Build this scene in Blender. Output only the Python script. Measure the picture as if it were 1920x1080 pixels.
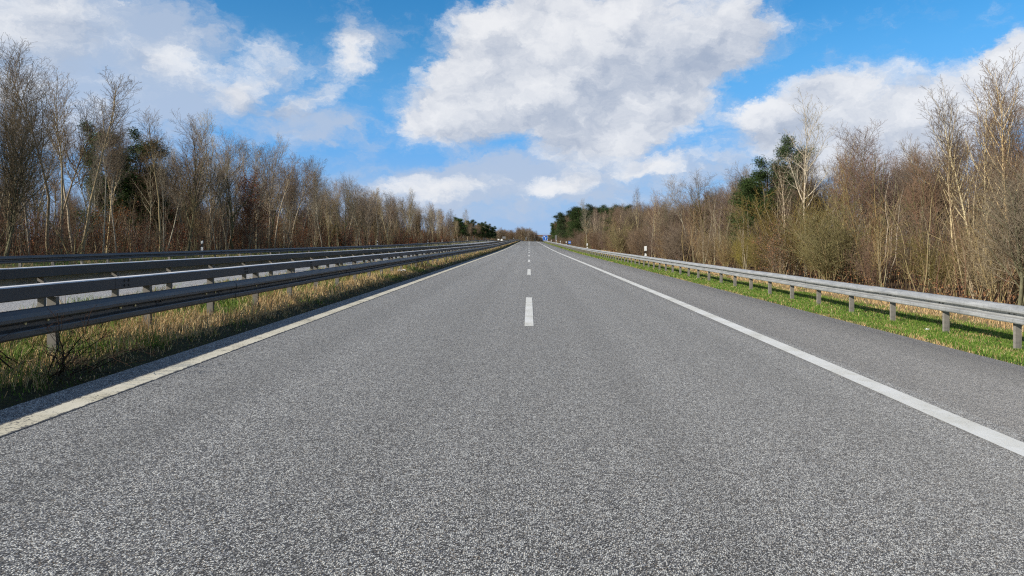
import bpy, math, random
import numpy as np
from mathutils import Vector, Matrix

R = math.radians
sc = bpy.context.scene
for _o in list(bpy.data.objects):
    bpy.data.objects.remove(_o)

# ------------------------------------------------------------------ camera
EYE = 1.45
cam_d = bpy.data.cameras.new('camera')
cam = bpy.data.objects.new('camera', cam_d)
sc.collection.objects.link(cam)
sc.camera = cam
cam.location = (0, 0, EYE)
cam.rotation_euler = (R(90), 0, 0)
cam_d.sensor_width = 36
cam_d.lens = 36 * 1300 / 1920
cam_d.shift_x = -32 / 1920
cam_d.shift_y = -88 / 1920
cam_d.clip_start = 0.1
cam_d.clip_end = 9000
sc.render.resolution_x, sc.render.resolution_y = 1024, 576

# ------------------------------------------------------------------ light, exposure
SUN_EL = R(26.5)
SUN_AZ = R(241)          # compass style, 0 = +Y, clockwise: behind the camera, to the left
S = Vector((math.sin(SUN_AZ) * math.cos(SUN_EL), math.cos(SUN_AZ) * math.cos(SUN_EL), math.sin(SUN_EL)))
sun_d = bpy.data.lights.new('sun', 'SUN')
sun = bpy.data.objects.new('sun', sun_d)
sc.collection.objects.link(sun)
sun_d.energy = 5.0
sun_d.angle = R(0.5)
sun_d.color = (1.0, 0.93, 0.82)
sun.rotation_euler = (-S).to_track_quat('-Z', 'Y').to_euler()
sc.view_settings.view_transform = 'Standard'
sc.view_settings.look = 'None'
sc.view_settings.exposure = 0.25
sc.view_settings.gamma = 1
sc.view_settings.use_curve_mapping = False
sc.render.engine = 'CYCLES'
sc.cycles.max_bounces = 5
sc.cycles.diffuse_bounces = 3
sc.cycles.glossy_bounces = 2
sc.cycles.transparent_max_bounces = 4
sc.cycles.use_denoising = False
sc.cycles.filter_width = 1.2

# ------------------------------------------------------------------ world: Nishita sky with clouds placed by compass direction and height
W = bpy.data.worlds.new('World')
sc.world = W
W.use_nodes = True
wn, wl = W.node_tree.nodes, W.node_tree.links
wn.clear()


class G:
    """small node helper"""
    def __init__(s, nt):
        s.n, s.l = nt.nodes, nt.links

    def new(s, t, **k):
        o = s.n.new(t)
        for a, b in k.items():
            setattr(o, a, b)
        return o

    def put(s, sock, v):
        if isinstance(v, bpy.types.NodeSocket):
            s.l.new(v, sock)
        elif v is not None:
            sock.default_value = v

    def m(s, op, a, b=None, c=None, clamp=False):
        o = s.new('ShaderNodeMath', operation=op, use_clamp=clamp)
        s.put(o.inputs[0], a)
        s.put(o.inputs[1], b)
        s.put(o.inputs[2], c)
        return o.outputs[0]

    def ss(s, x, a, b, lo=0.0, hi=1.0):
        o = s.new('ShaderNodeMapRange', interpolation_type='SMOOTHSTEP')
        s.put(o.inputs[0], x)
        for i, v in enumerate((a, b, lo, hi)):
            s.put(o.inputs[i + 1], v)
        return o.outputs[0]

    def lin(s, x, a, b, lo=0.0, hi=1.0):
        o = s.new('ShaderNodeMapRange')
        s.put(o.inputs[0], x)
        for i, v in enumerate((a, b, lo, hi)):
            s.put(o.inputs[i + 1], v)
        return o.outputs[0]

    def mix(s, f, a, b, mode='MIX'):
        o = s.new('ShaderNodeMix', data_type='RGBA', blend_type=mode)
        s.put(o.inputs[0], f)
        s.put(o.inputs[6], a)
        s.put(o.inputs[7], b)
        return o.outputs[2]

    def noise(s, vec, scale, detail=3.0, rough=0.5, dist=0.0, out=0):
        o = s.new('ShaderNodeTexNoise')
        s.put(o.inputs['Vector'], vec)
        o.inputs['Scale'].default_value = scale
        o.inputs['Detail'].default_value = detail
        o.inputs['Roughness'].default_value = rough
        o.inputs['Distortion'].default_value = dist
        return o.outputs[out]

    def mapping(s, vec, loc=(0, 0, 0), rot=(0, 0, 0), scale=(1, 1, 1), kind='POINT'):
        o = s.new('ShaderNodeMapping', vector_type=kind)
        s.put(o.inputs[0], vec)
        o.inputs[1].default_value = loc
        o.inputs[2].default_value = rot
        o.inputs[3].default_value = scale
        return o.outputs[0]

    def ramp(s, x, pts, interp='LINEAR'):
        o = s.new('ShaderNodeValToRGB')
        s.put(o.inputs[0], x)
        e = o.color_ramp.elements
        o.color_ramp.interpolation = interp
        while len(e) < len(pts):
            e.new(0.5)
        for i, (p, c) in enumerate(pts):
            e[i].position = p
            e[i].color = c if len(c) == 4 else (*c, 1)
        return o.outputs[0]


g = G(W.node_tree)
sky = g.new('ShaderNodeTexSky', sky_type='NISHITA')
sky.sun_disc = False
sky.sun_elevation = SUN_EL
sky.sun_rotation = SUN_AZ
sky.altitude = 50
sky.air_density = 1.0
sky.dust_density = 0.6
sky.ozone_density = 2.2
tc = g.new('ShaderNodeTexCoord')
sep = g.new('ShaderNodeSeparateXYZ')
g.l.new(tc.outputs['Generated'], sep.inputs[0])
az = g.m('ARCTAN2', sep.outputs[0], sep.outputs[1])
el = g.m('ARCSINE', sep.outputs[2])
comb = g.new('ShaderNodeCombineXYZ')
g.put(comb.inputs[0], az)
g.put(comb.inputs[1], el)
ae = comb.outputs[0]
# warp the lookup a little so cloud edges billow
nz1 = g.noise(g.mapping(ae, scale=(1, 1.4, 1)), 13.0, 6, 0.68, out=1)
wv = g.new('ShaderNodeVectorMath', operation='MULTIPLY_ADD')
g.put(wv.inputs[0], nz1)
wv.inputs[1].default_value = (0.10, 0.07, 0)
wv.inputs[2].default_value = (-0.05, -0.035, 0)
wadd = g.new('ShaderNodeVectorMath', operation='ADD')
g.put(wadd.inputs[0], ae)
g.put(wadd.inputs[1], wv.outputs[0])
flat = g.new('ShaderNodeVectorMath', operation='MULTIPLY')
g.put(flat.inputs[0], wadd.outputs[0])
flat.inputs[1].default_value = (1, 1, 0)
aw = flat.outputs[0]


def blob(x, y, rx, ry, rot=0):
    """soft ellipse of cloud; x, y, rx, ry in thousandths of slope to the right / above the road's vanishing direction"""
    u, v = (x - 992) / 1300, (452 - y) / 1300
    a = math.atan(u)
    e = math.atan(v * math.cos(a))
    k = math.cos(a)
    mp = g.mapping(aw, loc=(a, e, 0), rot=(0, 0, R(rot)), scale=(rx / 1300 * k * k, ry / 1300 * k, 1), kind='TEXTURE')
    o = g.new('ShaderNodeTexGradient', gradient_type='SPHERICAL')
    g.put(o.inputs[0], mp)
    return o.outputs['Fac']


def bsum(lst):
    t = None
    for (x, y, rx, ry, rot, w) in lst:
        f = g.m('MULTIPLY', blob(x, y, rx, ry, rot), w)
        t = f if t is None else g.m('ADD', t, f)
    return t


dens = bsum([
    (940, 110, 185, 130, 15, 1.4), (1140, 75, 300, 170, 12, 1.5), (1030, 165, 270, 125, 0, 1.3), (1230, 190, 190, 110, 20, 1.0), (885, 190, 130, 95, 0, .9), (1000, 60, 160, 90, 0, .7),
    (1150, 255, 210, 70, 12, .9), (1400, 50, 150, 90, 25, .7), (1330, 120, 170, 90, 30, .55), (765, 215, 65, 65, 0, .85), (830, 250, 120, 50, 0, .6),
    (1760, 205, 330, 95, 24, 1.5), (1560, 180, 190, 80, 18, 1.25), (1440, 225, 170, 70, 20, .9), (1930, 120, 150, 90, 35, 1.3), (1700, 300, 300, 80, 5, .9), (1540, 270, 200, 60, 10, .7),
    (20, 40, 300, 170, 0, .7), (310, 115, 110, 65, 20, .75), (440, 170, 75, 45, 10, .95), (520, 100, 110, 60, 20, .45), (575, 190, 90, 30, 20, .8), (500, 205, 110, 22, 0, .45),
    (655, 95, 50, 75, -25, .85), (850, 350, 200, 30, 5, .7), (1060, 345, 85, 28, 8, .9), (1215, 315, 130, 25, 12, .8),
])
soft = bsum([
    (40, 60, 440, 260, 0, 2.3), (330, 130, 240, 150, 10, .9), (500, 150, 230, 150, 10, .9), (220, 260, 360, 140, 0, .9), (590, 250, 160, 70, 10, 1.0), (670, 90, 80, 110, -20, .7),
    (850, 350, 380, 80, 5, 1.2), (1150, 325, 350, 60, 5, .8), (1350, 340, 300, 60, 5, .7), (1450, 240, 200, 80, 15, .8), (1080, 180, 380, 200, 10, .9), (1750, 260, 380, 130, 20, 1.0),
    (1000, 390, 700, 80, 0, .9), (710, 300, 200, 50, 0, .6),
])
n_big = g.noise(g.mapping(aw, loc=(3.1, 1.7, 0), scale=(1, 1.6, 1)), 9.0, 8, 0.66)
n_all = g.noise(tc.outputs['Generated'], 3.2, 6, 0.6)
# unseen sky: broken cloud, kept dimmer to cut the fill light
away = g.ss(g.m('ABSOLUTE', az), 0.75, 1.1)
high = g.ss(el, 0.38, 0.6)
out_view = g.m('MAXIMUM', away, high)
dens = g.m('ADD', g.m('MULTIPLY', dens, 1.0), g.m('MULTIPLY', g.m('SUBTRACT', n_big, 0.5), 2.0))
other = g.m('MULTIPLY', g.m('SUBTRACT', n_all, 0.5), 3.0)
dfin = g.m('ADD', g.m('MULTIPLY', dens, g.m('SUBTRACT', 1.0, out_view)), g.m('MULTIPLY', other, out_view))
cover = g.ss(dfin, 0.06, g.ss(az, -0.45, 0.0, 1.15, 0.85))
n_soft = g.noise(g.mapping(aw, loc=(1.3, 5.2, 0), scale=(1, 2.2, 1)), 8.0, 6, 0.6)
veil = g.ss(g.m('ADD', soft, g.m('MULTIPLY', g.m('SUBTRACT', n_soft, 0.5), 4.2)), 0.25, 1.5)
veil = g.m('MULTIPLY', g.m('MULTIPLY', veil, g.m('SUBTRACT', 1.0, out_view)), 0.82)
cover = g.m('SUBTRACT', 1.0, g.m('MULTIPLY', g.m('SUBTRACT', 1.0, cover), g.m('SUBTRACT', 1.0, veil)))
# light and grey patches inside the clouds
shade = bsum([(1190, 165, 330, 95, 15, .9), (960, 260, 240, 60, 0, .9), (1350, 110, 170, 90, 20, .5), (100, 50, 350, 160, 0, .35),
              (500, 215, 170, 40, 5, .6), (1480, 245, 200, 60, 10, .9), (250, 230, 300, 110, 0, .6), (1720, 235, 250, 50, 15, .5), (820, 310, 200, 40, 0, .4)])
n_sh = g.noise(g.mapping(aw, loc=(7.3, 0.4, 0), scale=(1, 1.5, 1)), 15.0, 7, 0.62)
sh = g.m('ADD', g.m('MULTIPLY', shade, 0.72), g.m('MULTIPLY', g.m('SUBTRACT', n_sh, 0.5), 1.0))
n_toward = g.noise(g.mapping(aw, loc=(3.1 - 0.020, 1.7 + 0.035, 0), scale=(1, 1.6, 1)), 9.0, 5, 0.6)
n_here = g.noise(g.mapping(aw, loc=(3.1, 1.7, 0), scale=(1, 1.6, 1)), 9.0, 5, 0.6)
relief = g.m('MULTIPLY', g.m('SUBTRACT', n_here, n_toward), 2.4)
sh = g.m('SUBTRACT', g.m('ADD', sh, 0.05), relief)
shf = g.ss(sh, -0.55, 1.25)
edge_lit = g.ss(dfin, 0.35, 1.1)
cl = g.mix(shf, (7.6, 7.6, 7.7, 1), (3.2, 3.7, 4.7, 1))
cloud = g.mix(g.ss(dfin, 0.0, 0.5), (4.3, 4.9, 6.0, 1), cl)
hs = g.new('ShaderNodeHueSaturation')
g.put(hs.inputs['Color'], sky.outputs[0])
hs.inputs['Saturation'].default_value = 1.45
hs.inputs['Value'].default_value = 1.3
hz = g.ss(el, 0.0, 0.15, 0.9, 0.0)
skyb = g.mix(g.ss(el, 0.30, 0.10, 0.0, 0.75), hs.outputs[0], (0.75, 3.1, 7.4, 1))
skyc = g.mix(hz, skyb, (3.1, 4.5, 6.7, 1))
skyc = g.mix(out_view, skyc, sky.outputs[0])
cloud = g.mix(out_view, cloud, (3.6, 3.8, 4.2, 1))
wcol = g.mix(g.m('MULTIPLY', cover, 0.93), skyc, cloud)
bg = g.new('ShaderNodeBackground')
g.put(bg.inputs[0], wcol)
bg.inputs[1].default_value = 0.1
wo = g.new('ShaderNodeOutputWorld')
g.l.new(bg.outputs[0], wo.inputs[0])
W.cycles.sampling_method = 'MANUAL'
W.cycles.sample_map_resolution = 512

# ------------------------------------------------------------------ helpers
rng = random.Random(7)
nr = np.random.default_rng(11)


def link(o):
    sc.collection.objects.link(o)
    return o


def tag(o, label=None, cat=None, group=None, kind=None):
    if label: o['label'] = label
    if cat: o['category'] = cat
    if group: o['group'] = group
    if kind: o['kind'] = kind
    return o


def empty(name, loc=(0, 0, 0), rz=0):
    o = bpy.data.objects.new(name, None)
    o.empty_display_size = 0.2
    o.location = loc
    o.rotation_euler.z = rz
    return link(o)


def mesh_np(name, V, F, mats, smooth=False, fm=None, col=None):
    """V (n,3); F = list of (k,m) index arrays"""
    me = bpy.data.meshes.new(name)
    V = np.asarray(V, np.float32)
    Fs = [np.asarray(f, np.int32) for f in F if len(f)]
    nv = len(V)
    nl = sum(f.size for f in Fs)
    nf = sum(len(f) for f in Fs)
    me.vertices.add(nv)
    me.vertices.foreach_set('co', V.ravel())
    me.loops.add(nl)
    me.polygons.add(nf)
    me.loops.foreach_set('vertex_index', np.concatenate([f.ravel() for f in Fs]))
    st, a = [], 0
    for f in Fs:
        st.append(a + np.arange(len(f)) * f.shape[1])
        a += f.size
    me.polygons.foreach_set('loop_start', np.concatenate(st).astype(np.int32))
    if fm is not None:
        me.polygons.foreach_set('material_index', np.asarray(fm, np.int32))
    if smooth:
        me.polygons.foreach_set('use_smooth', np.ones(nf, bool))
    for m in (mats if isinstance(mats, (list, tuple)) else [mats]):
        me.materials.append(m)
    me.update(calc_edges=True)
    if col is not None:
        at = me.attributes.new('tint', 'FLOAT_COLOR', 'POINT')
        c4 = np.ones((nv, 4), np.float32)
        c4[:, :3] = col
        at.data.foreach_set('color', c4.ravel())
    me.validate()
    return me


def obj(name, me, parent=None):
    o = bpy.data.objects.new(name, me)
    link(o)
    if parent is not None:
        o.parent = parent
    return o


class MB:
    def __init__(s):
        s.V, s.F, s.M = [], [], []

    def add(s, vs, fs, mi=0):
        b = len(s.V)
        s.V += [tuple(v) for v in vs]
        s.F += [tuple(b + i for i in f) for f in fs]
        s.M += [mi] * len(fs)

    def box(s, x0, x1, y0, y1, z0, z1, mi=0):
        s.add([(x0, y0, z0), (x1, y0, z0), (x1, y1, z0), (x0, y1, z0), (x0, y0, z1), (x1, y0, z1), (x1, y1, z1), (x0, y1, z1)],
              [(0, 3, 2, 1), (4, 5, 6, 7), (0, 1, 5, 4), (1, 2, 6, 5), (2, 3, 7, 6), (3, 0, 4, 7)], mi)

    def prism(s, pts, a0, a1, axis='z', mi=0):
        n = len(pts)
        def P(p, a):
            return {'z': (p[0], p[1], a), 'y': (p[0], a, p[1]), 'x': (a, p[0], p[1])}[axis]
        vs = [P(p, a0) for p in pts] + [P(p, a1) for p in pts]
        fs = [(i, (i + 1) % n, n + (i + 1) % n, n + i) for i in range(n)]
        fs += [tuple(range(n))[::-1], tuple(range(n, 2 * n))]
        s.add(vs, fs, mi)

    def cyl(s, c, r, h, axis='z', n=10, mi=0):
        pts = [(c[0] + r * math.cos(2 * math.pi * i / n), c[1] + r * math.sin(2 * math.pi * i / n)) for i in range(n)]
        s.prism(pts, c[2], c[2] + h, axis, mi)

    def mesh(s, name, mats, smooth=False):
        me = bpy.data.meshes.new(name)
        me.from_pydata(s.V, [], s.F)
        for m in (mats if isinstance(mats, (list, tuple)) else [mats]):
            me.materials.append(m)
        me.polygons.foreach_set('material_index', s.M)
        me.update()
        bmv = __import__('bmesh').new()
        bmv.from_mesh(me)
        __import__('bmesh').ops.recalc_face_normals(bmv, faces=bmv.faces)
        bmv.to_mesh(me)
        bmv.free()
        if smooth:
            me.polygons.foreach_set('use_smooth', [True] * len(me.polygons))
        return me

    def build(s, name, mats, parent=None, smooth=False):
        return obj(name, s.mesh(name, mats, smooth), parent)


# ------------------------------------------------------------------ alignment: the motorway runs along +Y, climbs to a crest near 380 m and bends right after it
def zoff(d):
    d = np.asarray(d, float)
    t = np.clip((d - 70) / 60, 0, 1)
    up = np.where(d < 70, 0, np.where(d < 130, 0.0052 * 60 * t * t / 2, 0.0052 * (30 + (d - 130))))
    e = np.clip((d - 340) / 60, 0, 1)
    dn = np.where(d < 340, 0, np.where(d < 400, 0.017 * 60 * e * e / 2, 0.017 * (30 + (d - 400))))
    return np.maximum(up - dn, np.where(d > 300, 0.0, -1))


def bend(d):
    return 2.2e-4 * np.maximum(np.asarray(d, float) - 350, 0) ** 2


PX = [-3000, -70, -27, -23, -21.6, -20.6, -20.2, -9.4, -9.1, -8.2, -7, -5.4, -4.75, -4.26, 6.15, 6.5, 8.0, 10, 12.5, 15, 60, 3000]
PZ = [.5, .55, .5, .42, .16, .10, .06, .06, .14, .20, .19, .13, .10, .03, -.18, -.165, -.36, -.42, -.47, -.45, -.35, .0]


def prof(x):
    return np.interp(x, PX, PZ)


def gz(x, d):
    """height of the ground at lateral position x (before the bend) and distance d"""
    return float(zoff(d) + prof(x))


def place(x, d, dz=0.0):
    return (x + float(bend(d)), d, gz(x, d) + dz)


# ------------------------------------------------------------------ materials
def mat(name):
    m = bpy.data.materials.new(name)
    m.use_nodes = True
    nt = m.node_tree
    nt.nodes.clear()
    gg = G(nt)
    b = gg.new('ShaderNodeBsdfPrincipled')
    o = gg.new('ShaderNodeOutputMaterial')
    gg.l.new(b.outputs[0], o.inputs[0])
    b.inputs['Specular IOR Level'].default_value = 0.3
    return m, gg, b


def bump(gg, b, h, strength, dist):
    n = gg.new('ShaderNodeBump')
    n.inputs['Strength'].default_value = strength
    n.inputs['Distance'].default_value = dist
    gg.put(n.inputs['Height'], h)
    gg.l.new(n.outputs[0], b.inputs['Normal'])


def asphalt(name, lo, hi, stain, tone=(1, 1, 1), far=None, grime=None):
    m, gg, b = mat(name)
    co = gg.new('ShaderNodeTexCoord').outputs['Object']
    sp = gg.new('ShaderNodeSeparateXYZ')
    gg.put(sp.inputs[0], co)
    v = gg.new('ShaderNodeTexVoronoi', feature='F1')
    gg.put(v.inputs['Vector'], gg.mapping(co, scale=(1, 1, 0.02)))
    v.inputs['Scale'].default_value = 110
    sc_ = gg.new('ShaderNodeSeparateColor')
    gg.put(sc_.inputs[0], v.outputs['Color'])
    v2 = gg.new('ShaderNodeTexVoronoi', feature='F1')
    gg.put(v2.inputs['Vector'], co)
    v2.inputs['Scale'].default_value = 46
    s2 = gg.new('ShaderNodeSeparateColor')
    gg.put(s2.inputs[0], v2.outputs['Color'])
    val = gg.m('ADD', gg.m('MULTIPLY', sc_.outputs[0], 0.72), gg.m('MULTIPLY', s2.outputs[1], 0.28))
    gap = gg.ss(v.outputs['Distance'], 0.32, 0.70, 1.0, 0.10)
    col = gg.ramp(val, [(0.28, (lo * tone[0], lo * tone[1], lo * tone[2])), (0.5, ((lo + hi) * .42 * tone[0], (lo + hi) * .42 * tone[1], (lo + hi) * .43 * tone[2])),
                        (0.78, (hi * 1.02 * tone[0], hi * tone[1], hi * 0.95 * tone[2]))])
    warm = gg.mix(gg.ss(sc_.outputs[2], 0.86, 0.95, 0, .45), col, (0.30, 0.22, 0.13, 1))
    cool = gg.mix(gg.ss(sc_.outputs[1], 0.85, 0.95, 0, .35), warm, (0.12, 0.15, 0.24, 1))
    dark = gg.mix(gap, (0.02, 0.02, 0.022, 1), cool)
    # wheel paths, long seams and slow patches along the lanes
    lane = gg.noise(gg.mapping(co, scale=(1.1, 0.012, 1)), 1.0, 3, 0.6)
    patch = gg.noise(gg.mapping(co, scale=(0.35, 0.05, 1)), 1.0, 4, 0.6)
    f = gg.m('MULTIPLY', gg.lin(lane, 0.3, 0.7, 1 - stain, 1 + stain), gg.lin(patch, 0.3, 0.7, 1 - stain * .7, 1 + stain * .7))
    x = sp.outputs[0]
    wig = gg.m('ADD', x, gg.m('MULTIPLY', gg.noise(gg.mapping(co, scale=(.2, .3, 1)), 1.5, 3), 0.05))
    seam = gg.m('MULTIPLY', gg.ss(gg.m('ABSOLUTE', gg.m('SUBTRACT', wig, 3.57)), 0.03, 0.13, 0.72, 1.0),
                gg.ss(gg.m('ABSOLUTE', gg.m('SUBTRACT', wig, -0.22)), 0.01, 0.05, 0.88, 1.0))
    tr_ = gg.m('ABSOLUTE', gg.m('SUBTRACT', gg.m('ABSOLUTE', gg.m('SUBTRACT', gg.m('ABSOLUTE', wig), 1.9)), .85))
    f = gg.m('MULTIPLY', f, gg.ss(tr_, .05, .42, .90, 1.03))
    f = gg.m('MULTIPLY', f, seam)
    joint = gg.ss(sp.outputs[1], 168, 170, 1.0, 0.80)
    f = gg.m('MULTIPLY', f, joint)
    if grime:
        f = gg.m('MULTIPLY', f, gg.ss(gg.m('ADD', wig, gg.m('MULTIPLY', patch, .5)), grime[0], grime[1], 1.0, grime[2]))
    dark2 = gg.mix(1.0, dark, f, 'MULTIPLY')
    gg.put(b.inputs['Base Color'], dark2)
    b.inputs['Roughness'].default_value = 0.85
    b.inputs['Sheen Weight'].default_value = 0.19
    b.inputs['Sheen Roughness'].default_value = 0.4
    hgt = gg.m('ADD', gg.m('MULTIPLY', sc_.outputs[0], 0.5), gg.m('SUBTRACT', 1.0, v.outputs['Distance']))
    bump(gg, b, hgt, 0.8, 0.006)
    return m


M_ROAD = asphalt('asphalt', 0.004, 0.72, 0.10, (0.99, 1.0, 0.965))
M_SHOULDER = asphalt('shoulder_asphalt', 0.004, 0.56, 0.17, (1.03, 1.0, 0.94), grime=(5.1, 6.2, .55))
M_TAR = asphalt('dark_edge_asphalt', 0.008, 0.13, 0.2, (0.95, 0.97, 1.1))
M_ROAD_FAR = asphalt('far_asphalt', 0.25, 1.0, 0.06)


def paint_mat(name, c, wear, ragged=None):
    m, gg, b = mat(name)
    co = gg.new('ShaderNodeTexCoord').outputs['Object']
    n1 = gg.noise(co, 45, 3, 0.7)
    n2 = gg.noise(co, 1.3, 4, 0.7)
    n3 = gg.noise(co, 170, 2, 0.6)
    w = gg.ss(gg.m('ADD', n1, gg.m('MULTIPLY', n2, 0.5)), wear, wear - 0.13)
    w = gg.m('SUBTRACT', 1.0, w)
    if ragged:
        sp = gg.new('ShaderNodeSeparateXYZ')
        gg.put(sp.inputs[0], co)
        n5 = gg.noise(gg.mapping(co, scale=(1, .5, 1)), 22, 4, 0.75)
        e_ = gg.m('ADD', gg.m('ABSOLUTE', gg.m('SUBTRACT', sp.outputs[0], ragged[0])), gg.m('MULTIPLY', gg.m('SUBTRACT', n5, .5), .10))
        lim = gg.ss(sp.outputs[1], 60, 200, ragged[1], 5.0)
        w = gg.m('MAXIMUM', w, gg.m('GREATER_THAN', e_, lim))
    c2 = gg.mix(gg.ss(n2, .35, .7), c, (c[0] * .82, c[1] * .80, c[2] * .74, 1))
    c3 = gg.mix(gg.ss(n3, .45, .72, 0, .35), c2, (.25, .25, .24, 1))
    gg.put(b.inputs['Base Color'], gg.mix(w, c3, (0.10, 0.10, 0.10, 1)))
    b.inputs['Roughness'].default_value = 0.7
    bump(gg, b, n3, 0.4, 0.003)
    return m


M_WHITE = paint_mat('white_road_paint', (0.80, 0.80, 0.76, 1), 1.0)
M_CREAM = paint_mat('worn_cream_road_paint', (0.72, 0.67, 0.53, 1), 0.93, (-3.82, .098))


def steel(name, base, metal, rough, dirt, tint=(1, 1, 1)):
    m, gg, b = mat(name)
    co = gg.new('ShaderNodeTexCoord').outputs['Object']
    n = gg.noise(gg.mapping(co, scale=(3, 1.2, 9)), 1.5, 5, 0.65)
    n2 = gg.noise(gg.mapping(co, scale=(8, 8, 1.2)), 3.0, 4, 0.7)
    n3 = gg.noise(co, 60, 2, 0.6)
    c = gg.ramp(n, [(0.3, (base * .72 * tint[0], base * .73 * tint[1], base * .74 * tint[2])), (0.7, (base * 1.15 * tint[0], base * 1.15 * tint[1], base * 1.15 * tint[2]))])
    c = gg.mix(gg.ss(n2, .48, .75, 0, dirt), c, (0.09, 0.085, 0.07, 1))
    c = gg.mix(gg.ss(n3, .55, .75, 0, .15), c, (base * .6, base * .6, base * .58, 1))
    gg.put(b.inputs['Base Color'], c)
    b.inputs['Metallic'].default_value = metal
    gg.put(b.inputs['Roughness'], gg.lin(n, .3, .7, rough - .08, rough + .12))
    b.inputs['Specular IOR Level'].default_value = 0.4
    bump(gg, b, n3, 0.08, 0.002)
    return m


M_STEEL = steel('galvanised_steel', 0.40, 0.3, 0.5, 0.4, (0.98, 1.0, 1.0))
M_STEEL_MED = steel('shade_tinted_galvanised_steel', 0.13, 0.45, 0.5, 0.5, (1.0, 0.99, 1.0))  # rail steel darkened: shade of the faces turned from the sun, in the colour
M_BOX = steel('shade_tinted_box_steel', 0.075, 0.25, 0.55, 0.3, (0.98, 0.99, 1.06))  # near-black base puts the shade on the beam sides into the colour
M_POST_DK = steel('shade_tinted_post_steel', 0.15, 0.1, 0.7, 0.6, (1.08, 1.0, 0.88))  # copy of the post steel, darkened to stand in for shade on median posts
M_BOXTOP = steel('sun_tinted_box_top_steel', 0.80, 0.1, 0.55, 0.1)  # pale base paints the sunlight on the beam tops
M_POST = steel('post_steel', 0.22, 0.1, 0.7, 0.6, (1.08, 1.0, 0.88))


def simple(name, c, rough=0.6, metal=0, spec=.3, nz=0.12):
    m, gg, b = mat(name)
    co = gg.new('ShaderNodeTexCoord').outputs['Object']
    n = gg.noise(co, 14, 4, 0.65)
    gg.put(b.inputs['Base Color'], gg.mix(gg.ss(n, .3, .75), (c[0] * (1 + nz), c[1] * (1 + nz), c[2] * (1 + nz), 1), (c[0] * (1 - nz), c[1] * (1 - nz), c[2] * (1 - nz), 1)))
    b.inputs['Roughness'].default_value = rough
    b.inputs['Metallic'].default_value = metal
    b.inputs['Specular IOR Level'].default_value = spec
    return m


M_PLASTIC = simple('white_plastic', (.78, .78, .75), .45)
M_BLACK = simple('black_plastic', (.02, .02, .022), .5)
M_REFL = simple('amber_reflector', (.75, .62, .28), .25, 0, .8)
M_BLUE = simple('blue_sign_face', (.02, .13, .52), .4, 0, .5)
M_SIGNW = simple('white_sign_marks', (.75, .78, .8), .4)
M_SIGNB = simple('grey_sign_back', (.2, .2, .2), .5, .3)
M_CONC = simple('bridge_concrete', (.42, .39, .35), .85)
M_BOLT = simple('bolt_steel', (.05, .05, .05), .5, .5)


def bark(name, c1, c2, marks=None, vary=.25, zmix=None):
    m, gg, b = mat(name)
    co = gg.new('ShaderNodeTexCoord').outputs['Object']
    oi = gg.new('ShaderNodeObjectInfo')
    n = gg.noise(gg.mapping(co, scale=(1, 1, .25)), 9, 4, 0.7)
    c = gg.mix(gg.ss(n, .3, .7), (*c1, 1), (*c2, 1))
    if marks:
        mk = gg.noise(gg.mapping(co, scale=(1, 1, 4)), 4.5, 3, 0.7)
        c = gg.mix(gg.ss(mk, .56, .66), c, (*marks, 1))
    if zmix:
        sp = gg.new('ShaderNodeSeparateXYZ')
        gg.put(sp.inputs[0], co)
        c = gg.mix(gg.ss(gg.m('ADD', sp.outputs[2], gg.m('MULTIPLY', n, 1.5)), zmix[0], zmix[1]), (*zmix[2], 1), c)
    r = oi.outputs['Random']
    f = gg.lin(r, 0, 1, 1 - vary, 1 + vary)
    c = gg.mix(1.0, c, f, 'MULTIPLY')
    hsv = gg.new('ShaderNodeHueSaturation')
    gg.put(hsv.inputs['Color'], c)
    gg.put(hsv.inputs['Hue'], gg.lin(gg.m('FRACT', gg.m('MULTIPLY', r, 7.31)), 0, 1, .485, .515))
    gg.put(hsv.inputs['Saturation'], gg.lin(gg.m('FRACT', gg.m('MULTIPLY', r, 13.7)), 0, 1, .75, 1.25))
    gg.put(b.inputs['Base Color'], hsv.outputs[0])
    b.inputs['Roughness'].default_value = 0.85
    b.inputs['Specular IOR Level'].default_value = 0.15
    return m


M_BARK_GREY = bark('grey_beige_bark', (.42, .36, .25), (.24, .20, .13), zmix=(0.0, 2.5, (.22, .21, .11)))
M_BARK_GREEN = bark('mossy_bark', (.17, .155, .075), (.09, .085, .045))
M_BARK_BIRCH = bark('birch_bark', (.72, .60, .38), (.48, .38, .21), marks=(.05, .045, .04), vary=.15)
M_BARK_PINE = bark('pine_bark', (.17, .09, .055), (.08, .05, .035))
M_TWIG_GREY = bark('grey_twigs', (.27, .205, .135), (.15, .11, .075))
M_TWIG_PALE = bark('pale_twigs', (.42, .36, .27), (.26, .22, .16))
M_TWIG_RED = bark('red_brown_twigs', (.23, .165, .115), (.135, .095, .07))
M_TWIG_OLIVE = bark('olive_twigs', (.26, .215, .085), (.155, .13, .055))
M_TWIG_GOLD = bark('golden_brown_twigs', (.31, .22, .11), (.18, .13, .07))
M_STEM = bark('sapling_bark', (.34, .28, .16), (.20, .165, .095))
M_LEAF_COPPER = bark('withered_beech_leaves', (.17, .062, .030), (.09, .036, .02))
M_LEAF_ORANGE = bark('orange_withered_leaves', (.24, .10, .045), (.15, .07, .035))
M_NEEDLE = bark('pine_needles', (.060, .095, .032), (.030, .052, .018), vary=.3)
M_NEEDLE_DK = bark('dark_needles', (.020, .042, .020), (.010, .022, .012), vary=.2)

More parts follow.
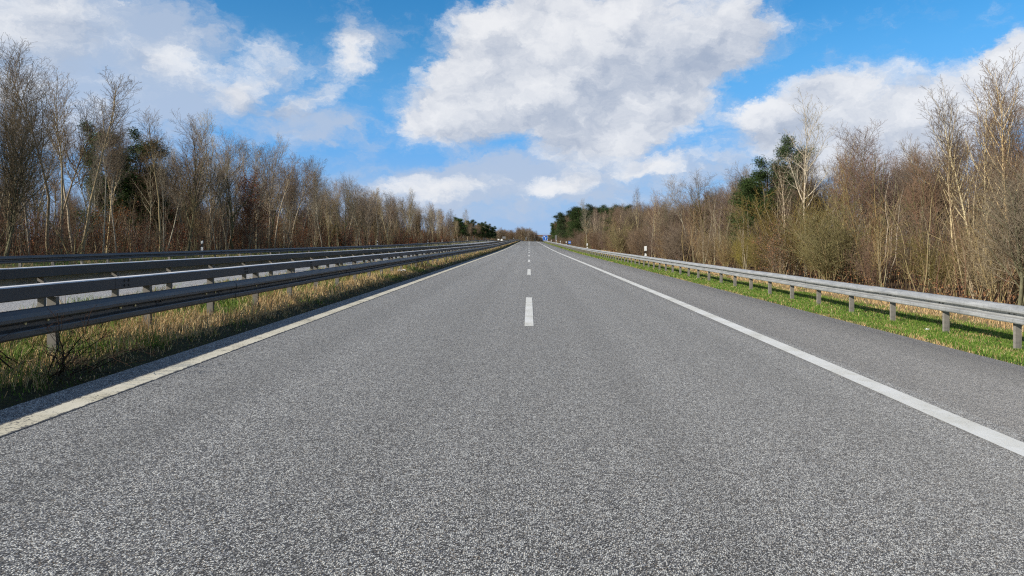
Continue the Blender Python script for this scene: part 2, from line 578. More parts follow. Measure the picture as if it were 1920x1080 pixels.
m, gg, b = mat('grass_blades')
a_ = gg.new('ShaderNodeAttribute')
a_.attribute_name = 'tint'
gg.put(b.inputs['Base Color'], a_.outputs['Color'])
b.inputs['Roughness'].default_value = .75
b.inputs['Specular IOR Level'].default_value = .2
tr = gg.new('ShaderNodeBsdfTranslucent')
gg.put(tr.inputs[0], a_.outputs['Color'])
mx = gg.new('ShaderNodeMixShader')
mx.inputs[0].default_value = .25
gg.l.new(b.outputs[0], mx.inputs[1])
gg.l.new(tr.outputs[0], mx.inputs[2])
gg.l.new(mx.outputs[0], [n_ for n_ in gg.n if n_.type == 'OUTPUT_MATERIAL'][0].inputs[0])
M_BLADE = m

m, gg, b = mat('brush_twigs')
a_ = gg.new('ShaderNodeAttribute')
a_.attribute_name = 'tint'
gg.put(b.inputs['Base Color'], a_.outputs['Color'])
b.inputs['Roughness'].default_value = .85
b.inputs['Specular IOR Level'].default_value = .15
M_BRUSH = m

# ground
m, gg, b = mat('ground_soil')
co = gg.new('ShaderNodeTexCoord').outputs['Object']
sp = gg.new('ShaderNodeSeparateXYZ')
gg.put(sp.inputs[0], co)
n1 = gg.noise(co, 1.2, 5, .65)
n2 = gg.noise(co, 22, 4, .7)
xx = gg.m('ADD', sp.outputs[0], gg.m('MULTIPLY', gg.m('SUBTRACT', n1, .5), 1.6))
litter = gg.ramp(n2, [(.3, (.035, .022, .014)), (.55, (.085, .05, .028)), (.75, (.15, .10, .055))])
green = gg.ramp(n2, [(.3, (.028, .045, .010)), (.7, (.10, .14, .03))])
tan = gg.ramp(n2, [(.3, (.13, .09, .04)), (.7, (.36, .27, .13))])
moss = gg.ramp(n2, [(.35, (.018, .016, .008)), (.7, (.065, .065, .018))])
c = gg.mix(gg.ss(xx, -24.5, -22.5), litter, gg.mix(gg.ss(n1, .4, .6), green, tan))
c = gg.mix(gg.ss(xx, -5.9, -5.2), c, moss)
c = gg.mix(gg.ss(xx, 4, 5), c, green)
c = gg.mix(gg.ss(xx, 9.4, 10.4), c, tan)
c = gg.mix(gg.ss(xx, 12.8, 13.8), c, litter)
edge = gg.m('ABSOLUTE', gg.m('SUBTRACT', sp.outputs[0], 6.2))
c = gg.mix(gg.ss(gg.m('ADD', edge, gg.m('MULTIPLY', gg.m('SUBTRACT', n2, .5), .25)), .0, .22, .9, 0), c, (.03, .02, .012, 1))
gg.put(b.inputs['Base Color'], c)
b.inputs['Roughness'].default_value = .95
bump(gg, b, n2, .6, .03)
M_GROUND = m

# ------------------------------------------------------------------ ground, roads, markings
ys = np.array([-60, -30, -10, -4] + list(range(0, 140, 4)) + list(range(140, 660, 10)) + [700, 800, 1000, 1500, 2500, 5000], float)


def sheet(name, xs, ys, mat_, zf, kind='structure', bendit=True):
    X, Y = np.meshgrid(np.asarray(xs, float), ys)
    Bn = bend(np.minimum(Y, 700)) if bendit else 0
    Z = zf(X, Y)
    V = np.stack([X + Bn, Y, Z], -1).reshape(-1, 3)
    nx, ny = len(xs), len(ys)
    i = np.arange(nx - 1)[None, :] + nx * np.arange(ny - 1)[:, None]
    F = np.stack([i, i + 1, i + nx + 1, i + nx], -1).reshape(-1, 4)
    return tag(obj(name, mesh_np(name, V, [F], mat_)), kind=kind)


gxs = sorted(set(PX + [-1000, -300, -120, -45, -35, -6.2, 7.2, 9, 11, 20, 35, 120, 300, 1000]))
ysg = np.concatenate([[-3000, -400], ys])
sheet('ground', gxs, ysg, M_GROUND, lambda X, Y: zoff(Y) + np.interp(X, PX, PZ) - np.where((X > -4.4) & (X < 6.2), 0.06, 0) - np.where((X > -20.3) & (X < -9.3), .04, 0))
road_z = lambda X, Y: zoff(Y) - 0.02 * X
ys_r = ys[(ys <= 620)]
sheet('road', [-4.27, -2, 0, 2, 3.9], ys_r, M_ROAD, road_z)
sheet('hard_shoulder', [3.9, 5.0, 5.86], ys_r, M_SHOULDER, road_z)
sheet('shoulder_edge_strip', [5.86, 6.22], ys_r, M_TAR, lambda X, Y: road_z(X, Y) - .002)
far_z = lambda X, Y: zoff(Y) + .10 - .003 * (X + 9.3)
sheet('far_carriageway', [-20.3, -17, -13, -9.35], ys_r[ys_r <= 470], M_ROAD_FAR, far_z)


def strip(name, x0, x1, y0, y1, m_, zf, lift=.004, step=4.0):
    n = max(2, int((y1 - y0) / step) + 1)
    Y = np.linspace(y0, y1, n)
    return sheet(name, [x0, x1], Y, m_, lambda X, Y: zf(X, Y) + lift)


# the near part of each edge line runs a hair closer to the lane, as worn in the photo's perspective
strip('edge_line', -3.94, -3.70, -4, 560, M_CREAM, road_z)
xr = np.array([3.60, 3.60, 3.66, 3.72, 3.76, 3.78])


def right_line():
    Y = np.concatenate([np.arange(-4, 140, 2), np.arange(140, 570, 10)]).astype(float)
    c_ = np.interp(Y, [0, 5, 8, 18, 45, 100], [3.60, 3.60, 3.64, 3.72, 3.78, 3.80])
    X = np.stack([c_ - .125, c_ + .125], 1)
    V = np.stack([X + bend(Y)[:, None], np.repeat(Y[:, None], 2, 1), road_z(X, Y[:, None]) + .004], -1).reshape(-1, 3)
    i = np.arange(len(Y) - 1) * 2
    F = np.stack([i, i + 1, i + 3, i + 2], -1)
    tag(obj('edge_line', mesh_np('edge_line', V, [F], M_WHITE)), kind='structure')


right_line()
for k in range(9):
    strip('lane_dash', -.078, .078, 11.8 + 18 * k, 17.8 + 18 * k, M_WHITE, road_z, step=2)
strip('lane_line', -.07, .07, 172, 560, M_WHITE, road_z, step=10)
strip('edge_line', -9.95, -9.75, 0, 460, M_WHITE, far_z)
strip('edge_line', -17.6, -17.4, 0, 460, M_WHITE, far_z)
for k in range(12):
    strip('lane_dash', -13.7, -13.56, 18 * k + 5, 18 * k + 11, M_WHITE, far_z, step=3)

# ------------------------------------------------------------------ crash barriers
YB = np.concatenate([np.arange(0, 120, 2.0), np.arange(120, 450, 8.0)])


def sweep(name, pts, x, z, Y, m_, parent, zrel, step4=False, smooth=False, cap=True):
    """pts: closed profile (dx, dz). zrel: height of profile origin, on top of zoff"""
    n = len(pts)
    P = np.array(pts)
    V, rows = [], 0
    for k, y in enumerate(Y):
        b_, h = float(bend(y)), float(zoff(y))
        for p in P:
            V.append((x + p[0] + b_, y, z + p[1] + h))
    F = []
    for k in range(len(Y) - 1):
        for i in range(n):
            j = (i + 1) % n
            F.append((k * n + i, k * n + j, (k + 1) * n + j, (k + 1) * n + i))
    me = bpy.data.meshes.new(name)
    me.from_pydata(V, [], F + [tuple(range(n))[::-1], tuple(range((len(Y) - 1) * n, len(Y) * n))])
    me.materials.append(m_)
    me.update()
    import bmesh
    bm = bmesh.new(); bm.from_mesh(me)
    bmesh.ops.recalc_face_normals(bm, faces=bm.faces)
    bm.to_mesh(me); bm.free()
    return obj(name, me, parent)


WPROF = [(.040, 0), (.070, .008), (.083, .028), (.083, .076), (.076, .088), (.010, .106), (.002, .114), (.002, .150), (.012, .160), (.096, .182), (.106, .194), (.106, .226), (.090, .266), (.050, .300), (.012, .31)]


def wbeam_profile(sgn):
    out = [(sgn * a, b) for a, b in WPROF]
    inn = [(sgn * (a - .005), b) for a, b in WPROF]
    inn[0] = (sgn * .006, .004)
    inn[-1] = (sgn * .006, .306)
    return out + inn[::-1]


def post_mesh(h, wx=.105, wy=.06, name='post', pm_=None):
    mb = MB()
    t = .008
    pts = [(-wx / 2, -wy / 2), (wx / 2, -wy / 2), (wx / 2, wy / 2), (wx / 2 - .02, wy / 2), (wx / 2 - .02, wy / 2 - t), (wx / 2 - t, wy / 2 - t), (wx / 2 - t, -wy / 2 + t),
           (-wx / 2 + t, -wy / 2 + t), (-wx / 2 + t, wy / 2 - t), (-wx / 2 + .02, wy / 2 - t), (-wx / 2 + .02, wy / 2), (-wx / 2, wy / 2)]
    mb.prism(pts, -.25, h)
    return mb.mesh(name, pm_ or M_POST)


def make_barrier(label, xb, sgn, z_w, x_post, ztop_post, y0, box=None, group=None, bolts=0, wm=None, pm_=None, refl=False, Y=YB, bracket=True):
    root = tag(empty('crash_barrier', (0, 0, 0)), label, 'crash barrier', group)
    wm = wm or M_STEEL_MED
    n = len(Y)
    # lapped four-metre lengths: every second length sits 4 mm proud of its neighbour
    Yn = Y[Y <= 100]
    segs = []
    rail_pts = wbeam_profile(sgn)
    allV, allF = [], []
    k = 0
    cuts = list(np.arange(y0 - 12 + .6, 100, 4.0)) + list(np.arange(104, 450, 12.0))
    for a, c in zip(cuts[:-1], cuts[1:]):
        off = .008 * (k % 2) * sgn
        k += 1
        yy = [a - .12, c + .12] if c - a < 6 else [a - .1, (a + c) / 2, c + .1]
        b0 = len(allV)
        m_ = len(rail_pts)
        for y in yy:
            for p in rail_pts:
                allV.append((xb + p[0] + off + float(bend(y)), y, z_w + p[1] + .003 * (k % 2) + float(zoff(y))))
        for q in range(len(yy) - 1):
            for i in range(m_):
                j = (i + 1) % m_
                allF.append((b0 + q * m_ + i, b0 + q * m_ + j, b0 + (q + 1) * m_ + j, b0 + (q + 1) * m_ + i))
        allF.append(tuple(b0 + i for i in range(m_))[::-1])
        allF.append(tuple(b0 + (len(yy) - 1) * m_ + i for i in range(m_)))
    mb = MB()
    mb.add(allV, allF)
    mb.build('rail', wm, root)
    if box:
        bx, bz0, bz1, hw = box
        mb = MB()
        k = 0
        for a, c in zip(cuts[:-1], cuts[1:]):
            w_ = hw - .002 * (k % 2)
            r_ = .012
            k += 1
            pr = [(-w_, bz0 + r_), (-w_ + r_, bz0), (w_ - r_, bz0), (w_, bz0 + r_), (w_, bz1 - r_), (w_ - r_, bz1), (-w_ + r_, bz1), (-w_, bz1 - r_)]
            ya, yc = a + .5, c + .5 + .1
            vs = []
            for y in (ya, yc):
                vs += [(bx + p[0] + float(bend(y)), y, p[1] + float(zoff(y)) - .002 * (k % 2)) for p in pr]
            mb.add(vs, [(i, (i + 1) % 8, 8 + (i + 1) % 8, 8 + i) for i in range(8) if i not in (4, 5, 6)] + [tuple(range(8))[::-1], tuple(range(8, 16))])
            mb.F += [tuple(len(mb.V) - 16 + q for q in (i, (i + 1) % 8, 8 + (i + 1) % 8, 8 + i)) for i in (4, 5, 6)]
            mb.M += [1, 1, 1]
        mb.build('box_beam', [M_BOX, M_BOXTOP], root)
    # posts: the hundred nearest as parts, the rest as one part
    g0 = float(prof(x_post))
    pm = post_mesh(ztop_post - g0, pm_=pm_)
    ymax = 430
    ps = np.arange(y0, ymax, 2.0)
    for y in ps[:90]:
        o = obj('post', pm, root)
        o.location = (x_post + float(bend(y)), y, g0 + float(zoff(y)))
    mb = MB()
    for y in ps[90:]:
        xx_ = x_post + float(bend(y))
        z0 = float(zoff(y))
        mb.box(xx_ - .06, xx_ + .06, y - .03, y + .03, z0 + g0 - .2, z0 + ztop_post)
    tag(mb.build('far_posts', M_POST, root), kind='stuff')
    if bracket:
        mb = MB()
        xi = xb + sgn * .004
        xo = x_post + sgn * .058
        lo_, hi_ = z_w + .09, z_w + .22
        mb.prism([(xo, lo_ - .05), (xi, lo_ + .02), (xi, hi_), (xo, hi_)] if abs(xi - xo) > .01 else [(xo - .01, lo_), (xi + .01, lo_), (xi + .01, hi_), (xo - .01, hi_)], -.035, .035, 'y')
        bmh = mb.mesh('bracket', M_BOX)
        for y in ps[:40]:
            o = obj('bracket', bmh, root)
            o.location = (float(bend(y)), y, float(zoff(y)))
    # bolt heads
    mb = MB()
    mb.cyl((0, 0, 0), .014, .012, 'x', 8)
    bm_ = mb.mesh('bolt', M_BOLT)
    for y in ps[:bolts]:
        for dy in (-.06, .06):
            o = obj('bolt', bm_, root)
            o.location = (xb + sgn * .010 - (.012 if sgn < 0 else 0), y + dy, z_w + .155 + float(zoff(y)))
        if box:
            for dz in (.04, .11):
                pass
    if box and bolts:
        for a in cuts[:14]:
            if a < 3: continue
            for dy in (.30, .40):
                for dz in (.045, .11):
                    o = obj('bolt', bm_, root)
                    o.location = (box[0] + (box[3] if box[0] > -7 else box[3]) - .002, a + dy + .4, box[1] + dz + float(zoff(a)))
                    o.scale = (1, 1.2, 1.2)
    if refl:
        mb = MB()
        mb.cyl((0, 0, 0), .017, .012, 'x', 10)
        rm = mb.mesh('reflector', M_REFL)
        for y in (7.42, 7.77, 9.15, 9.49, 11.58, 11.92, 13.7, 15.7, 16.05, 19.7, 20.05, 23.7):
            o = obj('reflector', rm, root)
            o.location = (xb + sgn * .0125 - (.0 if sgn > 0 else .012), y, z_w + .155)
    return root


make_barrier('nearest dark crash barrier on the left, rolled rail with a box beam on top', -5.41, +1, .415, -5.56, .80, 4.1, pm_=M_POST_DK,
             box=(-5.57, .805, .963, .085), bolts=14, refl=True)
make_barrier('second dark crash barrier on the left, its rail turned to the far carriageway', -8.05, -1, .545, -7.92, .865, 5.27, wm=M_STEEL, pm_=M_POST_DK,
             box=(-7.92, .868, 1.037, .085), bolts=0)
make_barrier('farthest crash barrier on the left, along the wood beyond the far carriageway', -21.12, +1, .53, -21.22, .80, 22.9, bracket=False)
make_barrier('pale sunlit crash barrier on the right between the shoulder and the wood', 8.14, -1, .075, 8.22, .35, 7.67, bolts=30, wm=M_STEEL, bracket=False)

# ------------------------------------------------------------------ marker posts
def delineator_left(x, d, ztop, label, scale=1.0):
    zg = gz(x, d)
    h = ztop - zg
    root = tag(empty('marker_post', (x + float(bend(d)), d, zg)), label, 'marker post', 'marker posts along the left wood')
    w = .065
    sec = [(-w, -.05), (w, -.05), (w, .0), (.02, .05), (-.02, .05), (-w, 0)]
    mb = MB()
    mb.prism(sec, -.1, h - .42)
    mb.build('lower_post', M_PLASTIC, root)
    mb = MB()
    vs = [(p[0] * .99, p[1] * .99, h - .42) for p in sec] + [(p[0] * .99, p[1] * .99, h - .20 + p[0] * .6) for p in sec]
    n = 6
    mb.add(vs, [(i, (i + 1) % n, n + (i + 1) % n, n + i) for i in range(n)] + [tuple(range(n))[::-1], tuple(range(n, 2 * n))])
    mb.build('black_band', M_BLACK, root)
    mb = MB()
    vs = [(p[0], p[1], h - .199 + p[0] * .6) for p in sec] + [(p[0], p[1], h - .02 + p[0] * .35) for p in sec]
    mb.add(vs, [(i, (i + 1) % n, n + (i + 1) % n, n + i) for i in range(n)] + [tuple(range(n))[::-1], tuple(range(n, 2 * n))])
    mb.build('head', M_PLASTIC, root)
    return root


def delineator_right(x, d, label):
    z0 = .375 + float(zoff(d))
    root = tag(empty('marker_post', (x + float(bend(d)), d, z0)), label, 'marker post', 'marker posts on the right barrier')
    mb = MB()
    mb.prism([(-.075, 0), (.075, 0), (.065, .17), (-.05, .21)], -.02, .02, 'y')
    mb.build('foot', M_PLASTIC, root)
    mb = MB()
    mb.box(-.028, .028, -.015, .015, .16, .40)
    mb.build('neck', M_BLACK, root)
    mb = MB()
    mb.prism([(-.085, .37), (.085, .40), (.088, .68), (.06, .73), (-.085, .70)], -.022, .022, 'y')
    mb.build('head', M_PLASTIC, root)
    mb = MB()
    mb.box(-.03, .03, -.030, -.0225, .47, .62)
    mb.build('reflector', M_SIGNW, root)
    mb = MB()
    mb.box(-.02, .02, -.045, .03, -.42, .02)
    mb.build('clamp', M_POST, root)
    return root


LP = [(45.5, 'nearest'), (98, 'second'), (147, 'third'), (171, 'fourth'), (198, 'fifth'), (240, 'sixth'), (285, 'seventh')]
for d_, nm in LP:
    delineator_left(-21.45, d_, 1.48 + float(zoff(d_)) * .95, 'white marker post with a black band at the left wood, %s from the camera' % nm)
RP = [(49.4, 'largest and nearest'), (99, 'second'), (155, 'third'), (184, 'fourth'), (212, 'fifth'), (258, 'sixth'), (310, 'seventh')]
for d_, nm in RP:
    delineator_right(8.30, d_, 'white marker post on the right barrier, %s from the camera' % nm)

# ------------------------------------------------------------------ signs, far panels, bridge
def sign(name, label, cat, x, d, w, z0, z1, face, zbase=None, legs=2, marks=None, back=None):
    zb = gz(x, d)
    X = x + float(bend(d))
    root = tag(empty(name, (X, d, zb)), label, cat)
    mb = MB()
    r = .06 * w
    a, b_ = z0 - zb, z1 - zb
    pts = [(-w / 2 + r, a), (w / 2 - r, a), (w / 2, a + r), (w / 2, b_ - r), (w / 2 - r, b_), (-w / 2 + r, b_), (-w / 2, b_ - r), (-w / 2, a + r)]
    mb.prism(pts, -.03, 0, 'y')
    mb.build('panel', face, root)
    mb = MB()
    xs_ = [0] if legs == 1 else [-w * .32, w * .32]
    for q in xs_:
        o = MB()
        o.cyl((q, .045, -.3), .04 if w > 1 else .03, b_ + .3, 'z', 8)
        o.build('pole', M_SIGNB, root)
    if marks:
        for k, pl in enumerate(marks):
            o = MB()
            o.prism([(p[0] * w, a + p[1] * (b_ - a)) for p in pl], -.036, -.031, 'y')
            o.build('marking', M_SIGNW, root)
    return root


zb = float(zoff(160))
sign('blue_sign', 'small blue sign on a post behind the right barrier', 'sign', 9.35, 160, .60, .82, 1.46, M_BLUE, legs=1,
     marks=[[(-.38, .35), (.38, .35), (.38, .42), (-.38, .42)], [(-.38, .5), (-.12, .5), (-.12, .68), (-.38, .68)], [(-.04, .5), (.12, .5), (.12, .68), (-.04, .68)], [(.2, .5), (.38, .5), (.38, .68), (.2, .68)]])
sign('direction_sign', 'large blue direction sign with white marks before the bridge', 'sign', 8.75, 400, 2.8, 1.75, 4.75, M_BLUE, legs=2,
     marks=[[(-.44, .03), (.44, .03), (.44, .05), (-.44, .05)], [(-.44, .95), (.44, .95), (.44, .97), (-.44, .97)], [(-.46, .03), (-.44, .03), (-.44, .97), (-.46, .97)], [(.44, .03), (.46, .03), (.46, .97), (.44, .97)],
            [(-.30, .66), (-.12, .66), (-.12, .84), (-.30, .84)], [(.0, .15), (.06, .15), (.06, .62), (.03, .72), (.0, .62)], [(.065, .35), (.24, .55), (.24, .62), (.065, .43)]])
sign('sign_back', 'grey back of a tall narrow sign behind the right barrier', 'sign', 9.0, 232, .7, 1.7, 3.4, M_SIGNB, legs=2)
sign('sign_back', 'grey back of a wide sign above the far carriageway', 'sign', -12.4 - 1.0 + 1.9, 318, 1.5, 2.55, 3.55, M_SIGNB, legs=2)
sign('marker_board', 'left one of two small white boards far along the median', 'marker board', -8.9 - 4.6, 306, .8, 1.85, 2.4, M_PLASTIC, legs=1)
sign('round_sign', 'small grey sign on a post far along the median', 'sign', -8.9, 385, .6, 2.6, 3.3, M_SIGNB, legs=1)
sign('tall_board', 'tall pale sign board far ahead left of the road', 'sign', -5.2, 470, .7, 2.0, 4.2, M_SIGNB, legs=1)
mb = MB()
xx_, dd_ = -12.1, 306
root = tag(empty('marker_board', (xx_, dd_, gz(xx_, dd_))), 'right one of two small white boards, rounded on top, far along the median', 'marker board')
zt = 2.4 - gz(xx_, dd_)
mb.prism([(-.45, zt - .9), (.45, zt - .9), (.42, zt - .4), (.28, zt - .08), (0, zt + .02), (-.28, zt - .08), (-.42, zt - .4)], -.05, .05, 'y')
mb.build('panel', M_PLASTIC, root)
mb = MB()
mb.cyl((0, .08, -.2), .035, zt - .2, 'z', 8)
mb.build('pole', M_SIGNB, root)

bd = 520
bc = float(bend(bd))
root = tag(empty('bridge', (bc, bd, 0)), 'small concrete bridge over the road at the far bend', 'bridge')
mb = MB(); mb.box(-1.4, 26, -4, 4, 4.5, 5.2); mb.build('deck', M_CONC, root)
mb = MB(); mb.box(-1.6, 26, -4.25, -4.003, 5.0, 6.1); mb.build('parapet', simple('brown_parapet', (.20, .13, .10), .8), root)
mb = MB(); mb.box(-2.6, -1.403, -3.8, 3.8, -1, 5.3); mb.build('abutment', M_CONC, root)
mb = MB(); mb.box(9.5, 10.3, -3.8, 3.8, -1, 4.497); mb.build('pillar', M_CONC, root)
mb = MB()
for q in range(14):
    mb.box(-1.2 + q * 2, -1.16 + q * 2, -4.15, -4.1, 6.103, 6.9)
mb.box(-1.3, 26, -4.16, -4.09, 6.903, 6.96)
mb.build('railing', M_SIGNB, root)

# ------------------------------------------------------------------ plant geometry
class Tree:
    def __init__(s, seed):
        s.r = random.Random(seed)
        s.poly = {}      # part -> {(n, sides): [ (pts, radii) ]}
        s.leaf = []      # (pos, size)

    def put(s, part, pts, rad, sides):
        s.poly.setdefault(part, {}).setdefault((len(pts), sides), []).append((pts, rad))

    def rv(s):
        r = s.r
        return Vector((r.gauss(0, 1), r.gauss(0, 1), r.gauss(0, 1)))

    def limb(s, p, d, L, r0, lv, P):
        r = s.r
        n = P['seg'][lv]
        pts, rad = [p.copy()], [r0]
        dirs = [d.copy()]
        tip = max(P['tip'], r0 * P['taper'][lv])
        for i in range(n):
            d = (d + s.rv() * P['wig'][lv] + Vector((0, 0, P['up'][lv]))).normalized()
            p = p + d * (L / n)
            pts.append(p.copy())
            dirs.append(d.copy())
            rad.append(r0 + (tip - r0) * (i + 1) / n)
        part = 'trunk' if lv < P['split'] else 'crown'
        s.put(part, pts, rad, P['sides'][lv])
        if lv >= P['levels'] - 1:
            if P.get('leafn'):
                for _ in range(P['leafn']):
                    q = pts[r.randint(max(0, n - 2), n)]
                    s.leaf.append((q + s.rv() * P['leafspread'], r.uniform(*P['leafsize'])))
            return
        nc = P['nch'][lv]
        nc = max(1, int(round(nc * r.uniform(.8, 1.2) * (1 if lv == 0 else min(1.4, .35 + L / P['ref'][lv])))))
        t0 = P['t0'][lv]
        phi = r.uniform(0, 6.28)
        for c in range(nc):
            t = t0 + (1 - t0) * ((c + r.uniform(.1, .9)) / nc)
            f = t * n
            i = min(n - 1, int(f))
            q = pts[i].lerp(pts[i + 1], f - i)
            dd = dirs[min(n, i + 1)]
            phi += 2.4 + r.uniform(-.5, .5)
            ang = R(r.uniform(*P['ang'][lv]))
            ax = dd.orthogonal().normalized()
            ax.rotate(Matrix.Rotation(phi, 3, dd))
            nd = (dd * math.cos(ang) + ax * math.sin(ang)).normalized()
            if lv == 0:
                k = P['shape'](t)
                cl = P['limb'] * k * r.uniform(.7, 1.2)
            else:
                cl = L * P['ratio'][lv] * (1.15 - .6 * t) * r.uniform(.65, 1.25)
            rr = (rad[i] + (rad[i + 1] - rad[i]) * (f - i))
            cr = min(rr * .8, max(P['tip'], (P['rl'] if lv == 0 else .0) * cl + (0 if lv == 0 else rr * P['rr'])))
            s.limb(q, nd, cl, cr, lv + 1, P)

    def arrays(s, parts):
        Vs, Fs, off = [], [], 0
        for part in parts:
            for (n, sd), lst in s.poly.get(part, {}).items():
                P = np.array([[tuple(v) for v in a] for a, _ in lst])            # m,n,3
                Rd = np.array([b for _, b in lst])                              # m,n
                T = np.gradient(P, axis=1)
                T /= np.linalg.norm(T, axis=2, keepdims=True) + 1e-9
                ref = np.tile(np.array([.31, .87, .13]), (len(lst), 1))[:, None, :]
                A = np.cross(T, ref)
                A /= np.linalg.norm(A, axis=2, keepdims=True) + 1e-9
                B = np.cross(T, A)
                th = np.arange(sd) * 2 * math.pi / sd
                V = P[:, :, None, :] + Rd[:, :, None, None] * (np.cos(th)[None, None, :, None] * A[:, :, None, :] + np.sin(th)[None, None, :, None] * B[:, :, None, :])
                m_ = len(lst)
                idx = np.arange(m_ * n * sd).reshape(m_, n, sd) + off
                a = idx[:, :-1, :]
                b_ = np.roll(idx, -1, 2)[:, :-1, :]
                c = np.roll(idx, -1, 2)[:, 1:, :]
                d_ = idx[:, 1:, :]
                Fs.append(np.stack([a, b_, c, d_], -1).reshape(-1, 4))
                Vs.append(V.reshape(-1, 3))
                off += m_ * n * sd
        if not Vs:
            return np.zeros((0, 3)), np.zeros((0, 4), int)
        return np.concatenate(Vs), np.concatenate(Fs)

    def leaves(s, flat=(1, 1, 1), asp=.6):
        n = len(s.leaf)
        if not n:
            return np.zeros((0, 3)), np.zeros((0, 4), int)
        rg = np.random.default_rng(s.r.randint(0, 99999))
        P = np.array([tuple(a) for a, _ in s.leaf])
        Z = np.array([b for _, b in s.leaf])
        a = rg.normal(size=(n, 3)) * flat
        a /= np.linalg.norm(a, axis=1, keepdims=True)
        b_ = np.cross(a, rg.normal(size=(n, 3)))
        b_ /= np.linalg.norm(b_, axis=1, keepdims=True)
        a = a * (Z / 2)[:, None]
        b_ = b_ * (Z / 2 * asp)[:, None]
        V = np.stack([P - a, P + b_, P + a, P - b_], 1).reshape(-1, 3)
        F = np.arange(n * 4).reshape(n, 4)
        return V, F


def tall(h, spread=1.0, **k):
    P = dict(levels=4, split=2, seg=[9, 5, 4, 3], sides=[7, 4, 3, 3], wig=[.055, .10, .13, .16], up=[.07, .13, .09, .06], taper=[.10, .25, .4, .6],
             nch=[21, 8, 5], t0=[.30, .15, .12], ang=[(22, 46), (28, 56), (28, 60)], ratio=[0, .48, .55], ref=[0, 2.6, 1.2], limb=h * .36 * spread, rl=.0125, rr=.55,
             tip=.0065, shape=lambda t: 1.12 - .55 * t)
    P.update(k)
    return P


def make_kind(seed, h, r0, P, lean=.03, stems=1, mats=None, leafargs=None, stem_spread=.3, smooth=True):
    T = Tree(seed)
    for q in range(stems):
        a = T.r.uniform(0, 6.28)
        ln = lean if stems == 1 else stem_spread * T.r.uniform(.4, 1.2)
        d = Vector((math.cos(a) * ln, math.sin(a) * ln, 1)).normalized()
        b0 = Vector((0, 0, -.2)) if stems == 1 else Vector((math.cos(a) * .15 * T.r.random(), math.sin(a) * .15 * T.r.random(), -.2))
        hh = h * (1 if q == 0 else T.r.uniform(.7, 1))
        T.limb(b0, d, hh + .2, r0 * (1 if q == 0 else T.r.uniform(.6, 1)), 0, P)
    out = {}
    V, F = T.arrays(['trunk'])
    out['trunk'] = mesh_np('trunk', V, [F], mats[0], smooth)
    V2, F2 = T.arrays(['crown'])
    fm = [0] * len(F2)
    mlist = [mats[1]]
    if T.leaf:
        LV, LF = T.leaves(**(leafargs or {}))
        LF = LF + len(V2)
        V2 = np.concatenate([V2, LV])
        F2 = np.concatenate([F2, LF])
        fm += [1] * len(LF)
        mlist.append(mats[2])
    out['crown'] = mesh_np('crown', V2, [F2], mlist, False, fm)
    # one-piece version for trees too far off to show their parts
    Va, Fa = V, F
    n0 = len(Fa)
    Vb = np.concatenate([Va, V2])
    Fb = np.concatenate([Fa, F2 + len(Va)])
    fmb = [0] * n0 + [i + 1 for i in fm]
    out['whole'] = mesh_np('tree', Vb, [Fb], [mats[0]] + mlist, False, fmb)
    out['h'] = float(Vb[:, 2].max())
    return out


K = {}
# grey sinuous trees of the left wood
K['grey'] = [make_kind(100 + i, h, .105, tall(h, sp_, wig=[.085, .12, .14, .18], up=[.10, .14, .10, .07], t0=[t0 + .10, .15, .12]), mats=(M_BARK_GREY, M_TWIG_GREY))
             for i, (h, sp_, t0) in enumerate([(12.5, 1.0, .38), (12, .8, .45), (13, 1.15, .33), (11, .7, .5), (12.5, .9, .42)])]
# upswept pale poplar-like
K['pale'] = [make_kind(140 + i, h, .10, tall(h, .8, ang=[(20, 38), (18, 40), (20, 45)], up=[.05, .2, .14, .1], nch=[24, 8, 5], t0=[.30, .15, .12], wig=[.05, .08, .1, .12]), mats=(M_BARK_GREY, M_TWIG_PALE))
             for i, h in enumerate([13, 12, 11.5])]
# round dark crowned, mossy trunk
K['round'] = [make_kind(170 + i, h, .13, tall(h, 1.35, t0=[.22, .12, .1], nch=[19, 9, 6], shape=lambda t: 1.2 - .6 * t, tip=.006, wig=[.09, .13, .16, .2]), mats=(M_BARK_GREEN, M_TWIG_GREY), stems=st, stem_spread=.22)
              for i, (h, st) in enumerate([(10.5, 1), (9.5, 2), (10, 1)])]
# birches
K['birch'] = [make_kind(200 + i, h, .075, tall(h, .85, ang=[(22, 42), (22, 48), (25, 60)], up=[.05, .16, .10, .05], nch=[24, 8, 5], t0=[.38, .12, .1], tip=.0056, wig=[.05, .08, .11, .15], rl=.0095), mats=(M_BARK_BIRCH, M_TWIG_RED), stems=st, stem_spread=.10)
              for i, (h, st) in enumerate([(10, 1), (9.5, 2), (10.5, 1), (9, 1)])]
# broad brown trees of the right wood
K['brown'] = [make_kind(230 + i, h, .11, tall(h, 1.25, t0=[.25, .12, .1], nch=[21, 9, 6], tip=.0058, shape=lambda t: 1.2 - .65 * t, up=[.03, .14, .09, .05], wig=[.07, .11, .14, .18]), mats=(M_BARK_GREEN, M_TWIG_RED), stems=st, stem_spread=.18)
              for i, (h, st) in enumerate([(9, 1), (8.5, 3), (9.5, 1)])]
K['lone'] = [make_kind(260, 10, .085, tall(10, .95, nch=[17, 6, 4], t0=[.42, .2, .15], ang=[(24, 48), (25, 50), (25, 50)], up=[.1, .13, .1, .1], wig=[.05, .09, .12, .15]), mats=(bark('beige_bark', (.50, .42, .30), (.34, .28, .19), marks=(.10, .085, .07)), M_TWIG_PALE))]
